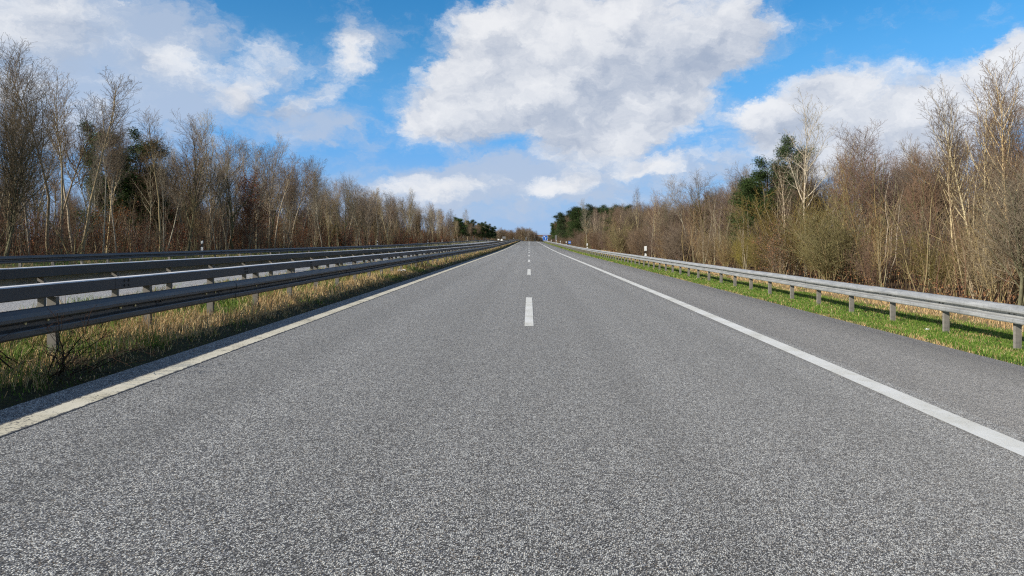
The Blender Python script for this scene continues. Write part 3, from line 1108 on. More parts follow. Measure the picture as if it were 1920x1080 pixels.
# shrubs
SHR = dict(levels=3, split=1, seg=[6, 4, 3], sides=[4, 3, 3], wig=[.10, .14, .18], up=[.03, .08, .05], taper=[.25, .4, .6], nch=[14, 5], t0=[.12, .1], ang=[(22, 50), (25, 60)],
           ratio=[0, .42], ref=[0, 1.1], rl=.009, rr=.55, tip=.0046, shape=lambda t: 1.1 - .7 * t)


def shrubP(h, **k):
    P = dict(SHR, limb=h * .42)
    P.update(k)
    return P


K['shrub_brown'] = [make_kind(300 + i, 3.6, .028, shrubP(3.6), stems=9, stem_spread=.42, mats=(M_STEM, M_TWIG_GOLD)) for i in range(3)]
K['shrub_olive'] = [make_kind(320 + i, 3.6, .030, shrubP(3.6, nch=[20, 8]), stems=9, stem_spread=.45, mats=(M_STEM, M_TWIG_OLIVE)) for i in range(2)]
K['shrub_red'] = [make_kind(330 + i, 3.2, .024, shrubP(3.2, nch=[18, 8]), stems=9, stem_spread=.38, mats=(M_TWIG_RED, M_TWIG_RED)) for i in range(2)]
K['beech'] = [make_kind(340 + i, 3.6, .03, shrubP(3.6, nch=[16, 7], leafn=2, leafspread=.07, leafsize=(.06, .11), up=[.03, .02, .0]), stems=4, stem_spread=.4, mats=(M_BARK_GREY, M_TWIG_RED, lm)) for i, lm in enumerate([M_LEAF_COPPER, M_LEAF_COPPER, M_LEAF_ORANGE])]
K['beech_tall'] = [make_kind(350, 7.5, .08, tall(7.5, 1.5, levels=3, nch=[28, 14], t0=[.12, .1, .1], leafn=9, leafspread=.16, leafsize=(.10, .17)), mats=(M_BARK_GREY, M_TWIG_RED, M_LEAF_COPPER))]
# slender saplings
K['sapling'] = [make_kind(360 + i, 5.5, .034, dict(levels=3, split=1, seg=[9, 4, 3], sides=[4, 3, 3], wig=[.10, .12, .15], up=[.04, .12, .08], taper=[.15, .4, .6], nch=[15, 4], t0=[.3, .1],
                ang=[(25, 55), (25, 55)], ratio=[0, .45], ref=[0, 1.0], rl=.009, rr=.55, tip=.0045, limb=1.2, shape=lambda t: 1.1 - .7 * t), mats=(M_STEM if i < 2 else M_BARK_GREY, tw), lean=.08, stems=st, stem_spread=.14)
                for i, (tw, st) in enumerate([(M_TWIG_GOLD, 3), (M_TWIG_RED, 2), (M_TWIG_GREY, 3), (M_TWIG_GOLD, 4)])]


def conifer(seed, h, r0, kind):
    T = Tree(seed)
    r = T.r
    if kind == 'pine':
        P = dict(levels=3, split=2, seg=[8, 5, 3], sides=[7, 4, 3], wig=[.05, .12, .2], up=[.03, .05, .05], taper=[.2, .3, .5], nch=[26, 11], t0=[.18, .28], ang=[(50, 85), (30, 60)],
                 ratio=[0, .42], ref=[0, 1.6], rl=.016, rr=.5, tip=.008, limb=h * .27, shape=lambda t: (1.15 - .7 * t), leafn=80, leafspread=.20, leafsize=(.14, .27))
        asp = .17
    else:
        P = dict(levels=3, split=1, seg=[8, 5, 3], sides=[6, 4, 3], wig=[.02, .05, .1], up=[.05, .0, -.02], taper=[.1, .3, .5], nch=[52, 8], t0=[.05, .15], ang=[(70, 95), (35, 55)],
                 ratio=[0, .35], ref=[0, 1.2], rl=.014, rr=.5, tip=.006, limb=h * .28, shape=lambda t: (1.08 - 1.0 * t), leafn=16, leafspread=.09, leafsize=(.10, .2))
        asp = .2
    T.limb(Vector((0, 0, -.2)), Vector((.02, .01, 1)).normalized(), h, r0, 0, P)
    V, F = T.arrays(['trunk'])
    out = {'trunk': mesh_np('trunk', V, [F], M_BARK_PINE, True)}
    V2, F2 = T.arrays(['crown'])
    LV, LF = T.leaves(flat=(1, 1, .9), asp=asp)
    fm = [0] * len(F2) + [1] * len(LF)
    V3 = np.concatenate([V2, LV])
    F3 = np.concatenate([F2, LF + len(V2)])
    nm = M_NEEDLE if kind == 'pine' else M_NEEDLE_DK
    out['crown'] = mesh_np('crown', V3, [F3], [M_BARK_PINE, nm], False, fm)
    Vb = np.concatenate([V, V3])
    out['whole'] = mesh_np('tree', Vb, [np.concatenate([F, F3 + len(V)])], [M_BARK_PINE, M_BARK_PINE, nm], False, [0] * len(F) + [i + 1 for i in fm])
    out['h'] = float(Vb[:, 2].max())
    return out


K['pine'] = [conifer(401, 9, .13, 'pine'), conifer(402, 9, .14, 'pine'), conifer(403, 8.5, .12, 'pine')]
K['spruce'] = [conifer(410, 4, .06, 'spruce')]

NAMES = {'lone': ('pale_tree', 'tree'), 'grey': ('bare_tree', 'tree'), 'pale': ('poplar_tree', 'tree'), 'round': ('round_crowned_tree', 'tree'), 'birch': ('birch_tree', 'tree'), 'brown': ('brown_twigged_tree', 'tree'),
         'shrub_brown': ('brown_shrub', 'shrub'), 'shrub_olive': ('olive_shrub', 'shrub'), 'shrub_red': ('reddish_shrub', 'shrub'), 'beech': ('beech_shrub', 'shrub'), 'beech_tall': ('beech_tree', 'tree'),
         'sapling': ('sapling', 'sapling'), 'pine': ('pine_tree', 'tree'), 'spruce': ('spruce_tree', 'tree')}
COUNT = {}


def plant(kind, var, x, d, h, label, group=None, rz=None, wide=1.0, abs_x=False):
    k = K[kind][var % len(K[kind])]
    nm, cat = NAMES[kind]
    s_ = h / k['h']
    loc = (x + (0 if abs_x else float(bend(d))), d, gz(x, d) - .02)
    rz = rng.uniform(0, 6.28) if rz is None else rz
    COUNT[nm] = COUNT.get(nm, 0) + 1
    if d > 110:
        o = link(bpy.data.objects.new(nm, k['whole']))
    else:
        o = empty(nm)
        for p in ('trunk', 'crown'):
            c = link(bpy.data.objects.new(p, k[p]))
            c.parent = o
    o.location = loc
    o.rotation_euler.z = rz
    o.scale = (s_ * wide, s_ * wide, s_)
    tag(o, label, cat, group)
    return o


def at_px(px, X):
    """distance at which a thing standing X metres to the side is seen in direction px"""
    return 1300 * X / (px - 992)


ZL = [(0, 46, 'nearer than the first marker post'), (46, 98, 'between marker posts one and two'), (98, 171, 'between marker posts two and four'), (171, 1e9, 'past marker post four')]


def where(d, side):
    zs = ZL if side == 'L' else [(0, 50, 'nearer than the first marker post'), (50, 99, 'between marker posts one and two'), (99, 184, 'between marker posts two and four'), (184, 1e9, 'past marker post four')]
    for a, b_, t in zs:
        if a <= d < b_:
            return t


LOOK = {'grey': 'bare tree with winding grey trunk', 'pale': 'bare tree with pale twigs', 'round': 'mossy round crowned bare tree', 'birch': 'pale slender birch',
        'brown': 'dense reddish brown tree', 'shrub_brown': 'leafless golden brown shrub', 'shrub_olive': 'leafless olive green shrub', 'shrub_red': 'leafless dark reddish shrub', 'beech': 'rusty leaved low beech',
        'sapling': 'slender leafless saplings', 'pine': 'dark green pine'}


def lab(kind, d, side, row):
    t = '%s, %s wood, %s, %s' % (LOOK[kind], 'left' if side == 'L' else 'right', row, where(d, side))
    assert len(t.split()) <= 16, t
    return t, '%s %s wood %s %s' % (NAMES[kind][0].replace('_', ' '), 'left' if side == 'L' else 'right', row, where(d, side))


# landmark trees, each with its own label
LM = [  # kind, var, px, X, height, label, wide
    ('grey', 0, 92, -26.5, 12.2, 'tall bare tree with the thickest grey trunk, near the left edge of the left wood', 1.1),
    ('grey', 2, 55, -27.5, 11.2, 'tall bare tree just left of the thickest trunk in the left wood', 1.0),
    ('grey', 3, 152, -26, 11.6, 'bare tree with a pale S shaped trunk, second tall trunk in the left wood', 1.1),
    ('grey', 1, 112, -28.5, 12.4, 'tall bare tree leaning right of the thickest grey trunk in the left wood', 1.0),
    ('round', 1, 8, -26, 9.5, 'mossy bare tree with slanting limbs at the left edge of the photo', 1.0),
    ('pine', 0, 262, -32, 10.8, 'dark green pine standing among the bare trees of the left wood', 1.15),
    ('pine', 1, 218, -34, 11.4, 'second dark pine, left of and behind the first in the left wood', 1.0),
    ('grey', 4, 218, -26, 9.6, 'thin pale trunk leaning right in front of the left pines', .8),
    ('grey', 1, 192, -26, 9.9, 'pair mate of the thin leaning trunk before the left pines, on its left', .8),
    ('grey', 3, 300, -25.5, 10.6, 'thin bare tree with pale curved trunk right of the left pines', .9),
    ('round', 0, 352, -25.8, 11.4, 'mossy green trunk with rounded crown beside the nearest left marker post', 1.0),
    ('pale', 0, 392, -29, 13.8, 'tallest upswept pale tree of the left wood, near the first marker post', 1.15),
    ('round', 2, 437, -25.8, 11.5, 'mossy forked tree right of the nearest left marker post', 1.0),
    ('beech_tall', 0, 468, -25.2, 8.3, 'beech tree with withered copper leaves at the edge of the left wood', .85),
    ('spruce', 0, 630, -26.2, 3.9, 'small dark green spruce at the foot of the left wood', 1.3),
    ('pale', 1, 505, -28, 13.4, 'pale crowned tree just right of the copper leaved beech', 1.1),
    ('pale', 2, 590, -28, 12.4, 'pale crowned tree left of the small spruce', 1.0),
    ('grey', 2, 676, -27.5, 12.2, 'pale winding tree right of the small spruce', 1.0),
    ('pale', 0, 768, -26.5, 13.2, 'lone pale tree rising at the right shoulder of the left wood', .8),
    ('birch', 0, 877, -28, 15.6, 'pale tall birch between the dark pines far along the left wood', 1.2),
    ('pine', 1, 866, -27, 10.5, 'dark pine left of the far pale birch', 1.5),
    ('pine', 2, 889, -27, 11.0, 'dark pine right of the far pale birch', 1.4),
    ('pine', 0, 910, -24.5, 11.6, 'rightmost dark pine at the end of the left wood', 1.35),
    # right side
    ('lone', 0, 1512, 15.2, 9.9, 'lone pale trunked tree rising above the right wood beside the pine', 1.1),
    ('pine', 0, 1452, 17.0, 7.4, 'green pine in the right wood beside the lone pale tree', 1.35),
    ('pine', 1, 1486, 18, 8.7, 'second green pine just behind the lone pale tree in the right wood', 1.0),
    ('birch', 1, 1575, 18.5, 8.4, 'forked yellowish birch right of the lone pale tree', 1.0),
    ('brown', 0, 1672, 19, 8.4, 'round crowned bare tree between the birch groups of the right wood', 1.15),
    ('birch', 0, 1795, 17.5, 7.7, 'leftmost yellow trunked birch of the tall group at the right edge', 1.0),
    ('birch', 1, 1832, 18, 8.3, 'twin stemmed white birch in the tall group at the right edge', 1.0),
    ('birch', 3, 1868, 17, 7.8, 'third birch of the tall group at the right edge', 1.0),
    ('birch', 2, 1890, 17.5, 8.3, 'tallest birch of the group at the right edge', 1.0),
    ('birch', 3, 1912, 16.5, 8.0, 'rightmost birch of the tall group, cut by the photo edge', 1.0),
    ('round', 1, 1905, 12.8, 3.9, 'dark slanting bush tree in front of the birches at the right edge', 1.25),
    ('round', 0, 1385, 17, 8.0, 'dark round crowned bare tree left of the right pine', 1.1),
    ('round', 2, 1330, 16.5, 8.3, 'spreading bare tree left of the dark round crowned one in the right wood', 1.2),
    ('grey', 4, 1295, 15.5, 8.0, 'outermost bare tree leaning over the gap in the right wood', 1.1),
    ('birch', 1, 1228, 15, 8.0, 'group of white birch stems behind the nearest right marker post', 1.2),
    ('birch', 0, 1199, 16, 9.6, 'thin birch left of the white birch stems in the right wood', .8),
    ('pale', 1, 1101, 12.5, 10.6, 'pale fan shaped bare tree directly behind the second right marker post', 1.1),
    ('shrub_olive', 0, 1160, 12.5, 5.0, 'tall olive green shrub between the first and second right marker posts', 1.0),
    ('shrub_olive', 1, 1482, 14, 4.8, 'large olive yellow shrub in front of the green pine on the right', 1.1),
    ('shrub_olive', 0, 1560, 13.6, 4.0, 'large spreading olive shrub right of the lone pale tree', 1.2),
    ('beech', 2, 1462, 12.8, 2.6, 'small bush with orange leaves behind the right barrier', 1.0),
]
LM += [('pine', 2, 1423, 17.5, 6.8, 'low wide green pine left of the other pines beside the lone pale tree', 1.25),
       ('pine', 0, 1500, 18.5, 5.4, 'short green pine filling the gap under the lone pale tree', 1.1)]
LMPOS = []
for kd, v, px, X, h, lb, wd in LM:
    d = at_px(px, X)
    hh = h - float(prof(X))
    plant(kd, v, X, d, hh, lb, None, wide=wd)
    LMPOS.append((X, d))
# pines massed on the right far side
for i, (px, X, h) in enumerate([(1040, 14.5, 9.5), (1046, 15, 10.5), (1053, 15.5, 11), (1060, 16, 11.8), (1068, 16, 11.8), (1077, 16.5, 12.2), (1086, 17, 12.4), (1095, 17.5, 12.4), (1106, 19, 12.6), (1118, 20, 12.4), (1126, 19, 11.5), (1136, 19, 10.8), (1150, 20, 10.6), (1162, 20, 10),
                                (1172, 20, 9.4), (1035, 14, 8.5), (1031, 13.8, 7.5), (1043, 13.6, 8.5), (1050, 14, 10), (1056, 14.5, 10.5), (1064, 14.8, 11), (1073, 15, 11), (1082, 15.5, 11.5), (1091, 15.5, 11.5), (1100, 16.5, 11.5), (1038, 15.5, 10), (1112, 18, 11.5)]):
    d = at_px(px, X)
    plant('pine', i, X, d, h, 'dark pine in the pine stand far along the right wood, past its marker posts', 'pines far along the right wood', wide=1.75)


def env(side, d):
    if side == 'L':
        return float(np.interp(d, [20, 36, 42, 48, 54, 60, 72, 100, 150, 228, 240, 330, 400, 460], [11, 12.2, 12, 9.8, 10.6, 11.8, 12.2, 11.8, 12.2, 12.0, 9.2, 10, 11.5, 12]))
    return float(np.interp(d, [14, 20, 27, 31, 36, 45, 55, 66, 80, 95, 105, 150, 200, 300], [8, 8.6, 8.2, 7.2, 7.6, 8.0, 8.4, 8.4, 8.4, 7.4, 8.2, 10.2, 12, 12]))


def row(side, X0, jx, step, d0, d1, kinds, hf, rowname, grow=.0):
    d = d0
    while d < d1:
        X = X0 + rng.uniform(-jx, jx)
        dd = d + rng.uniform(-.35, .35) * step
        d += step * (1 + grow * max(0, d - 60) / 60)
        if any((X - a) ** 2 + (dd - b_) ** 2 < 1.6 for a, b_ in LMPOS):
            continue
        kd = rng.choices([k_ for k_, _ in kinds], [w_ for _, w_ in kinds])[0]
        h = (env(side, dd) - float(prof(X))) * hf * rng.uniform(.84, 1.04)
        if kd.startswith('shrub') or kd == 'beech':
            h = rng.uniform(2.2, 4.2) * hf
        if side == 'R' and dd > 62 and kd in ('sapling', 'shrub_olive', 'shrub_brown') and rng.random() < .75:
            kd = 'shrub_red'
            h = rng.uniform(3.2, 5.0) * hf
        if kd == 'sapling':
            h = rng.uniform(4.2, 6.8) * hf
        l_, g_ = lab(kd, dd, side, rowname)
        plant(kd, rng.randint(0, 9), X, dd, h, l_, g_, wide=rng.uniform(.85, 1.15))


# left wood
row('L', -26.5, 1.3, 2.9, 24, 232, [('grey', 7), ('pale', 2), ('round', 1), ('birch', 1)], .90, 'front row', .35)
row('L', -30, 1.5, 2.7, 26, 240, [('grey', 6), ('pale', 2), ('round', 1)], 1.0, 'middle row', .4)
row('L', -34.5, 2, 3.1, 28, 250, [('grey', 4), ('pale', 1), ('brown', 3)], .92, 'rear row', .45)
row('L', -40, 2.5, 3.4, 32, 260, [('round', 2), ('brown', 5)], .82, 'rear row', .5)
row('L', -48, 3, 4.6, 38, 280, [('round', 2), ('brown', 5)], .7, 'rear row', .6)
row('L', -25, .8, 3.0, 24, 235, [('sapling', 8), ('shrub_brown', 1), ('beech', 2)], .95, 'front row', .3)
row('L', -27.5, .9, 2.6, 24, 235, [('sapling', 7), ('beech', 4), ('shrub_brown', 1)], 1.0, 'front row', .3)
row('L', -31, 1.2, 3.0, 28, 240, [('sapling', 4), ('beech', 4), ('shrub_red', 3)], 1.1, 'middle row', .4)
row('L', -36, 1.5, 3.4, 32, 240, [('sapling', 5), ('shrub_red', 4), ('beech', 2)], 1.2, 'rear row', .5)
row('L', -27.5, 1.5, 6.5, 236, 470, [('grey', 3), ('brown', 3), ('round', 2)], .95, 'front row')
row('L', -34, 2.5, 7, 240, 480, [('brown', 3), ('round', 3), ('pine', 1)], .9, 'rear row')
# right wood
row('R', 17, 1.2, 2.6, 15, 200, [('birch', 5), ('brown', 4), ('round', 1)], .86, 'front row', .3)
row('R', 19.5, 1.2, 2.2, 16, 200, [('birch', 4), ('brown', 5), ('round', 1)], .92, 'middle row', .35)
row('R', 23, 1.5, 2.3, 18, 210, [('birch', 3), ('brown', 6)], .96, 'rear row', .4)
row('R', 28, 2, 2.6, 22, 220, [('birch', 2), ('brown', 6)], .95, 'rear row', .5)
row('R', 34, 2.5, 3.8, 26, 230, [('brown', 6), ('birch', 2)], .92, 'rear row', .5)
row('R', 13.9, .5, 1.9, 13, 190, [('shrub_brown', 5), ('sapling', 5), ('shrub_olive', 2), ('shrub_red', 2)], .82, 'front row', .4)
row('R', 15.3, .6, 1.9, 14, 190, [('shrub_brown', 3), ('sapling', 7), ('shrub_olive', 2), ('shrub_red', 2)], .95, 'middle row', .4)
row('R', 17.5, .9, 2.3, 16, 190, [('sapling', 7), ('shrub_red', 3), ('shrub_brown', 2)], 1.05, 'rear row', .45)
row('R', 13.5, .7, 4.0, 190, 420, [('shrub_brown', 5), ('shrub_red', 3), ('sapling', 2)], 1.1, 'front row')
row('R', 15.5, 1.0, 5.0, 205, 470, [('brown', 3), ('birch', 1), ('pine', 7)], .85, 'front row')
row('R', 21, 2, 6.0, 200, 480, [('brown', 5), ('pine', 6)], .95, 'rear row')
for i, (px, X, h) in enumerate([(860, -29, 10), (871, -30, 10.5), (882, -31, 10.8), (894, -29, 10.5), (901, -28, 11), (915, -24, 10.5), (919, -23.5, 9.5)]):
    plant('pine', i + 1, X, at_px(px, X), h, 'dark pine in the far pine group at the end of the left wood', 'pines at the end of the left wood', wide=1.5)
# wood closing the view where the road bends
for i in range(130):
    d = rng.uniform(480, 640)
    px = rng.uniform(912, 1003)
    X = (px - 992) / 1300 * d
    kd = rng.choice(['round', 'round', 'grey', 'birch', 'brown', 'pale'])
    h = rng.uniform(9.0, 12.0) * float(np.interp(px, [912, 940, 960, 975, 1003], [.85, 1.0, .95, 1.12, .95]))
    k_ = plant(kd, i, X, d, h, '%s in the wood that closes the far bend' % LOOK[kd], '%s of the wood at the far bend' % NAMES[kd][0].replace('_', ' '), abs_x=True, wide=1.3)
for i in range(24):
    d = rng.uniform(560, 700)
    px = rng.uniform(1000, 1040)
    plant('brown', i, (px - 992) / 1300 * d, d, rng.uniform(5, 7.5), 'low bare tree behind the far bridge', 'trees behind the far bridge', abs_x=True, wide=1.6)

# ------------------------------------------------------------------ undergrowth: countless thin stems and twigs
def brush(name, n, xr_, dr, hr, seed, cols, pw=1.6, label=None):
    rg = np.random.default_rng(seed)
    u = rg.random(n)
    d = dr[0] + (dr[1] - dr[0]) * u ** pw
    x = rg.uniform(xr_[0], xr_[1], n)
    h = rg.uniform(hr[0], hr[1], n) * rg.uniform(.6, 1, n)
    z0 = zoff(d) + prof(x)
    wsc = np.clip(d / 60, 1, 3.5)
    r0 = rg.uniform(.007, .016, n) * wsc
    lean = rg.normal(0, .16, (n, 2))
    curve = rg.normal(0, .05, (n, 2))
    base = np.stack([x + bend(d), d, z0], -1)
    S_ = 4
    t = np.linspace(0, 1, S_)
    P = base[:, None, :] + np.stack([(lean[:, 0:1] * t + curve[:, 0:1] * np.sin(t * 5)) * h[:, None], (lean[:, 1:2] * t + curve[:, 1:2] * np.sin(t * 5 + 1)) * h[:, None], t * h[:, None]], -1)
    th = np.arange(3) * 2 * math.pi / 3
    ring = np.stack([np.cos(th), np.sin(th), th * 0], -1)
    Rr = r0[:, None] * (1 - .75 * t)[None, :]
    V = P[:, :, None, :] + Rr[:, :, None, None] * ring[None, None]
    idx = np.arange(n * S_ * 3).reshape(n, S_, 3)
    nx = np.roll(idx, -1, 2)
    F = np.stack([idx[:, :-1], nx[:, :-1], nx[:, 1:], idx[:, 1:]], -1).reshape(-1, 4)
    ci = rg.integers(0, len(cols), n)
    C = np.array(cols)[ci] * rg.uniform(.7, 1.25, n)[:, None]
    Vl = [V.reshape(-1, 3)]
    Cl = [np.repeat(C, S_ * 3, 0)]
    off = n * S_ * 3
    # twigs, each a thin tapering blade of wood with three corners
    q = 11
    tt = rg.uniform(.12, 1, (n, q))
    f = tt * (S_ - 1)
    i0 = np.minimum(f.astype(int), S_ - 2)
    fr = (f - i0)[..., None]
    ar = np.arange(n)[:, None]
    A = P[ar, i0] * (1 - fr) + P[ar, i0 + 1] * fr
    dirn = rg.normal(0, 1, (n, q, 3))
    dirn[..., 2] = np.abs(dirn[..., 2]) * .8 + .35
    dirn /= np.linalg.norm(dirn, axis=-1, keepdims=True)
    L = rg.uniform(.25, .95, (n, q)) * (1.1 - .6 * tt) * np.minimum(1.3, h[:, None] / 3)
    B = A + dirn * L[..., None]
    side = np.cross(dirn, rg.normal(0, 1, (n, q, 3)))
    side /= np.linalg.norm(side, axis=-1, keepdims=True)
    side *= (rg.uniform(.004, .007, (n, q)) * wsc[:, None])[..., None]
    TV = np.stack([A - side, A + side, B], 2).reshape(-1, 3)
    TF = (np.arange(n * q * 3) + off).reshape(-1, 3)
    Vl.append(TV)
    Cl.append(np.repeat(C, q * 3, 0))
    me = mesh_np(name, np.concatenate(Vl), [F, TF], M_BRUSH, False, None, np.concatenate(Cl))
    return tag(obj(name, me), label, None, None, 'stuff')


BR = [(.24, .17, .10), (.17, .115, .075), (.36, .28, .14), (.18, .15, .07), (.20, .11, .07)]
BRL = [(.20, .14, .09), (.13, .09, .06), (.30, .25, .16), (.15, .13, .06), (.18, .085, .05)]
brush('undergrowth', 9000, (-47, -24.6), (26, 240), (1.2, 5.5), 21, BRL)
brush('undergrowth', 3500, (-60, -40), (40, 300), (3.0, 7.0), 22, BRL)
brush('undergrowth', 6000, (-120, -50), (45, 420), (4.0, 9.0), 27, BRL, 1.3)
brush('undergrowth', 5000, (38, 90), (30, 330), (3.0, 7.5), 28, BR, 1.3)
brush('undergrowth', 9000, (13.6, 27), (13, 210), (1.2, 4.8), 23, BR)
brush('undergrowth', 3500, (22, 42), (20, 250), (2.5, 6.0), 24, BR)
brush('undergrowth', 2500, (13.2, 26), (200, 480), (1.5, 5.5), 25, BRL, 1.0)
brush('undergrowth', 2500, (-45, -25), (235, 480), (1.5, 5.5), 26, BRL, 1.0)

brush('undergrowth', 3500, (-42, -1.5), (478, 640), (3.0, 8.5), 29, BRL, 1.0)
brush('undergrowth', 1200, (9, 30), (200, 470), (2.0, 5.5), 30, BRL, 1.0) if False else None
# dead leaves kept on low branches and lying about in the left wood
def litter_leaves(name, n, xr_, dr, zr, seed, cols, size, clumps):
    rg = np.random.default_rng(seed)
    cc = np.stack([rg.uniform(xr_[0], xr_[1], clumps), dr[0] + (dr[1] - dr[0]) * rg.random(clumps) ** 1.5], -1)
    ci = rg.integers(0, clumps, n)
    rad = rg.uniform(.5, 1.6, clumps)
    x = cc[ci, 0] + rg.normal(0, 1, n) * rad[ci]
    d = cc[ci, 1] + rg.normal(0, 1, n) * rad[ci] * 1.3
    x = np.clip(x, xr_[0], xr_[1])
    zz = np.abs(rg.normal(0, .5, n)) * rg.uniform(zr[0], zr[1], clumps)[ci]
    P = np.stack([x + bend(d), d, zoff(d) + prof(x) + .03 + zz], -1)
    a = rg.normal(size=(n, 3)); a /= np.linalg.norm(a, axis=1, keepdims=True)
    b_ = np.cross(a, rg.normal(size=(n, 3))); b_ /= np.linalg.norm(b_, axis=1, keepdims=True)
    s_ = (rg.uniform(size[0], size[1], n) * np.clip(d / 60, 1, 2.5))[:, None] / 2
    V = np.stack([P - a * s_, P + b_ * s_ * .6, P + a * s_, P - b_ * s_ * .6], 1).reshape(-1, 3)
    C = np.array(cols)[rg.integers(0, len(cols), n)] * rg.uniform(.6, 1.3, n)[:, None]
    me = mesh_np(name, V, [np.arange(n * 4).reshape(n, 4)], M_BRUSH, False, None, np.repeat(C, 4, 0))
    return tag(obj(name, me), kind='stuff')


litter_leaves('withered_leaves', 55000, (-40, -24.8), (26, 230), (.8, 3.6), 31, [(.22, .075, .035), (.16, .055, .03), (.26, .11, .05)], (.06, .11), 190)
litter_leaves('withered_leaves', 16000, (13.5, 20), (14, 150), (.4, 1.6), 32, [(.26, .13, .06), (.18, .09, .05), (.22, .11, .05)], (.05, .09), 90)

# ------------------------------------------------------------------ grass
def sm(x, a, b_):
    t = np.clip((x - a) / (b_ - a), 0, 1)
    return t * t * (3 - 2 * t)


def wav(x, y, s, seed):
    r_ = np.random.default_rng(seed)
    o = 0
    for k in range(6):
        a, b_, c = r_.uniform(.5, 2.2, 3)
        o = o + np.sin(x * s * a * r_.choice([-1, 1]) * 2 + y * s * b_ + c * 9 + k)
    return o / 6


def blades(x, d, h, w, bendy, C, wind=.3):
    n = len(x)
    rg = nr
    z0 = zoff(d) + prof(x) - .01
    a = rg.uniform(0, 2 * math.pi, n)
    sx, sy = np.cos(a) * w / 2, np.sin(a) * w / 2
    la = rg.uniform(0, 2 * math.pi, n)
    lean = bendy * rg.uniform(.2, 1, n) * h
    lx, ly = np.cos(la) * lean, np.sin(la) * lean
    base = np.stack([x + bend(d), d, z0], -1)
    s3 = np.stack([sx, sy, 0 * sx], -1)
    mid = base + np.stack([lx * .35, ly * .35, h * .55], -1)
    tip = base + np.stack([lx, ly, h * (1 - .35 * np.clip(bendy, 0, 1))], -1)
    V = np.stack([base - s3, base + s3, mid + s3 * .8, mid - s3 * .8, tip], 1).reshape(-1, 3)
    i = np.arange(n) * 5
    F4 = np.stack([i, i + 1, i + 2, i + 3], -1)
    F3 = np.stack([i + 3, i + 2, i + 4], -1)
    return V, F4, F3, np.repeat(C, 5, 0)


def grass(name, bands, colf, hf):
    Vs, F4s, F3s, Cs, off = [], [], [], [], 0
    for (x0, x1, d0, d1, dens, wsc, fx) in bands:
        n = int((x1 - x0) * (d1 - d0) * dens)
        x = nr.uniform(x0, x1, n)
        d = nr.uniform(d0, d1, n)
        keep = fx(x, d) > nr.random(n)
        x, d = x[keep], d[keep]
        n = len(x)
        h, bn = hf(x, d)
        C = colf(x, d, h)
        w = nr.uniform(.003, .008, n) * wsc
        V, F4, F3, CC = blades(x, d, h, w, bn, C)
        Vs.append(V); F4s.append(F4 + off); F3s.append(F3 + off); Cs.append(CC)
        off += len(V)
    me = mesh_np(name, np.concatenate(Vs), [np.concatenate(F4s), np.concatenate(F3s)], M_BLADE, False, None, np.concatenate(Cs))
    return tag(obj(name, me), kind='stuff')


GREEN = np.array([(.11, .21, .025), (.16, .27, .04), (.08, .16, .02), (.20, .28, .055)])
TAN = np.array([(.66, .48, .24), (.55, .39, .18), (.74, .58, .33), (.40, .26, .12), (.68, .43, .21)])


def median_col(x, d, h):
    n = len(x)
    m_ = wav(x, d, .9, 1) + .25 * wav(x, d, 3.1, 2)
    # straw mostly between the rail and the road edge further on, green behind the rail and in patches
    straw = sm(m_, -.55, 0) * .8 + .15
    straw = np.where(x < -5.75, straw * .45 + .1, straw)
    straw = straw * np.where(x > -5.9, sm(d, 5.5, 9.5) * .6 + .4, 1)
    low = np.clip(-(x + 4.30) / .40, 0, 1)
    pick = nr.random(n) < straw
    C = np.where(pick[:, None], TAN[nr.integers(0, len(TAN), n)], GREEN[nr.integers(0, len(GREEN), n)])
    moss = (nr.random(n) > low)
    C = np.where(moss[:, None], np.where((nr.random(n) < .45)[:, None], np.array([(.075, .10, .018)]), np.array([(.075, .055, .022)])) * nr.uniform(.5, 2.0, n)[:, None], C)
    return C * nr.uniform(.7, 1.2, n)[:, None]


def median_h(x, d):
    n = len(x)
    t = wav(x, d, 1.7, 3)
    h = .14 + .19 * sm(t, -.3, .5) + .05 * nr.random(n)
    e0 = 4.50 + .10 * wav(x * 0, d, 2.6, 31) + .05 * wav(x * 0, d, 8.5, 32)
    edge = .13 + .87 * sm(-x, e0, e0 + .38)
    edge = np.where(x < -8.6, .5, edge)
    return h * edge * nr.uniform(.4, 1.3, n), nr.uniform(.3, 1.7, n)


one = lambda x, d: np.ones_like(x)
tuft = lambda x, d: .25 + .75 * sm(wav(x, d, 4.5, 5), -.3, .3)
grass('grass', [(-9.3, -4.19, 3.2, 9, 1200, 1.1, tuft), (-9.3, -4.19, 9, 16, 850, 1.25, tuft), (-9.3, -4.19, 16, 32, 420, 1.7, tuft), (-9.3, -4.19, 32, 70, 150, 3.0, tuft),
                (-9.3, -4.19, 70, 160, 50, 6, one), (-9.3, -4.19, 160, 420, 14, 12, one)], median_col, median_h)


def verge_col(x, d, h):
    n = len(x)
    m_ = wav(x, d, 1.1, 8)
    straw = sm(x + m_ * .7, 9.5, 10.6) * .9 + .05
    straw = np.where(x < 6.42 + .15 * m_, .6, straw)
    straw = straw + .35 * sm(wav(x, d, 2.1, 12), .15, .6) + .04
    pick = nr.random(n) < straw
    C = np.where(pick[:, None], TAN[nr.integers(0, len(TAN), n)], GREEN[nr.integers(0, len(GREEN), n)] * 1.1)
    return C * nr.uniform(.7, 1.25, n)[:, None]


def verge_h(x, d):
    n = len(x)
    h = .05 + .05 * sm(wav(x, d, 2.3, 9), -.4, .5) + .10 * sm(x, 9.6, 11.5)
    edge = np.clip((x - 6.1) / .3, .3, 1)
    return h * edge * nr.uniform(.6, 1.4, n), nr.uniform(.4, 1.2, n)


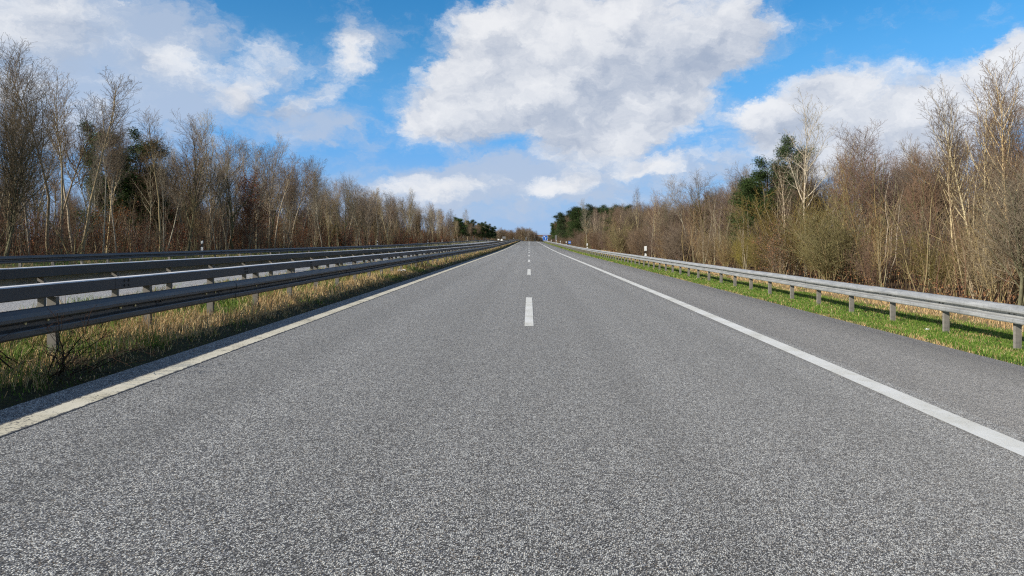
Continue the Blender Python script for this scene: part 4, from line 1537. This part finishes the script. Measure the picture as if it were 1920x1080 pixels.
ragged = lambda x, d: sm(x + .10 * wav(x, d, 3.3, 21) + .06 * wav(x, d, 11., 22), 6.14, 6.42)
grass('grass', [(6.10, 10, 7, 16, 1600, 1.1, ragged), (6.10, 10, 16, 30, 700, 1.6, ragged), (10, 13.8, 12, 30, 320, 1.8, tuft), (6.17, 10, 30, 60, 240, 2.6, one), (10, 13.8, 30, 60, 90, 3.2, one),
                (6.17, 10, 60, 120, 80, 5, one), (10, 13.8, 60, 130, 25, 7, one), (6.17, 9, 120, 400, 20, 10, one)], verge_col, verge_h)
grass('grass', [(-24.8, -20.4, 24, 120, 45, 3.5, one), (-24.8, -20.4, 120, 400, 8, 9, one)],
      lambda x, d, h: np.where((nr.random(len(x)) < .45)[:, None], TAN[nr.integers(0, 5, len(x))] * .8, GREEN[nr.integers(0, 4, len(x))]), lambda x, d: (nr.uniform(.08, .3, len(x)), nr.uniform(.3, 1, len(x))))

# dark thorny bush before the left rail, bare dark bush further along
K['thorn'] = [make_kind(500, 1.0, .012, dict(levels=3, split=1, seg=[6, 4, 3], sides=[5, 4, 3], wig=[.16, .22, .25], up=[.02, .02, .02], taper=[.35, .4, .6], nch=[9, 4], t0=[.2, .15], ang=[(30, 70), (30, 70)],
              ratio=[0, .5], ref=[0, .45], rl=.012, rr=.6, tip=.0016, limb=.42, shape=lambda t: 1.1 - .6 * t), mats=(bark('dark_thorn_bark', (.035, .024, .018), (.02, .015, .012)), bark('dark_thorn_twigs', (.05, .03, .024), (.03, .02, .016))), stems=13, stem_spread=1.15)]
NAMES['thorn'] = ('thorn_bush', 'bush')
plant('thorn', 0, -5.02, 7.1, .70, 'dark leafless thorn bush reaching over the nearest left rail', None, wide=1.15, rz=.6)
plant('thorn', 0, -5.25, 33.0, .75, 'small dark leafless bush under the left rail further along', None, wide=.9, rz=2.4)
plant('thorn', 0, 8.75, 14.6, .42, 'small dead weed clump behind the right barrier posts', None, wide=.35, rz=2.0)

# bits of litter
def scrap(label, x, d, s_, seed):
    r_ = random.Random(seed)
    mb = MB()
    nu, nv_ = 7, 5
    vs = []
    for i in range(nv_):
        for j in range(nu):
            vs.append(((j / (nu - 1) - .5) * s_ * 1.4 + r_.uniform(-.1, .1) * s_, (i / (nv_ - 1) - .5) * s_ * .8 + r_.uniform(-.1, .1) * s_, .04 + r_.uniform(0, .35) * s_))
    fs = [(i * nu + j, i * nu + j + 1, (i + 1) * nu + j + 1, (i + 1) * nu + j) for i in range(nv_ - 1) for j in range(nu - 1)]
    mb.add(vs, fs)
    o = mb.build('paper_scrap', M_PLASTIC)
    o.location = place(x, d, .03)
    tag(o, label, 'litter')


scrap('crumpled white scrap lying in the green grass by the right barrier', 7.58, 13.2, .06, 1)
scrap('crumpled white scrap in the dry grass under the left rail', -5.3, 28.9, .22, 2)
print('COUNT', COUNT, 'objects', len(bpy.data.objects))
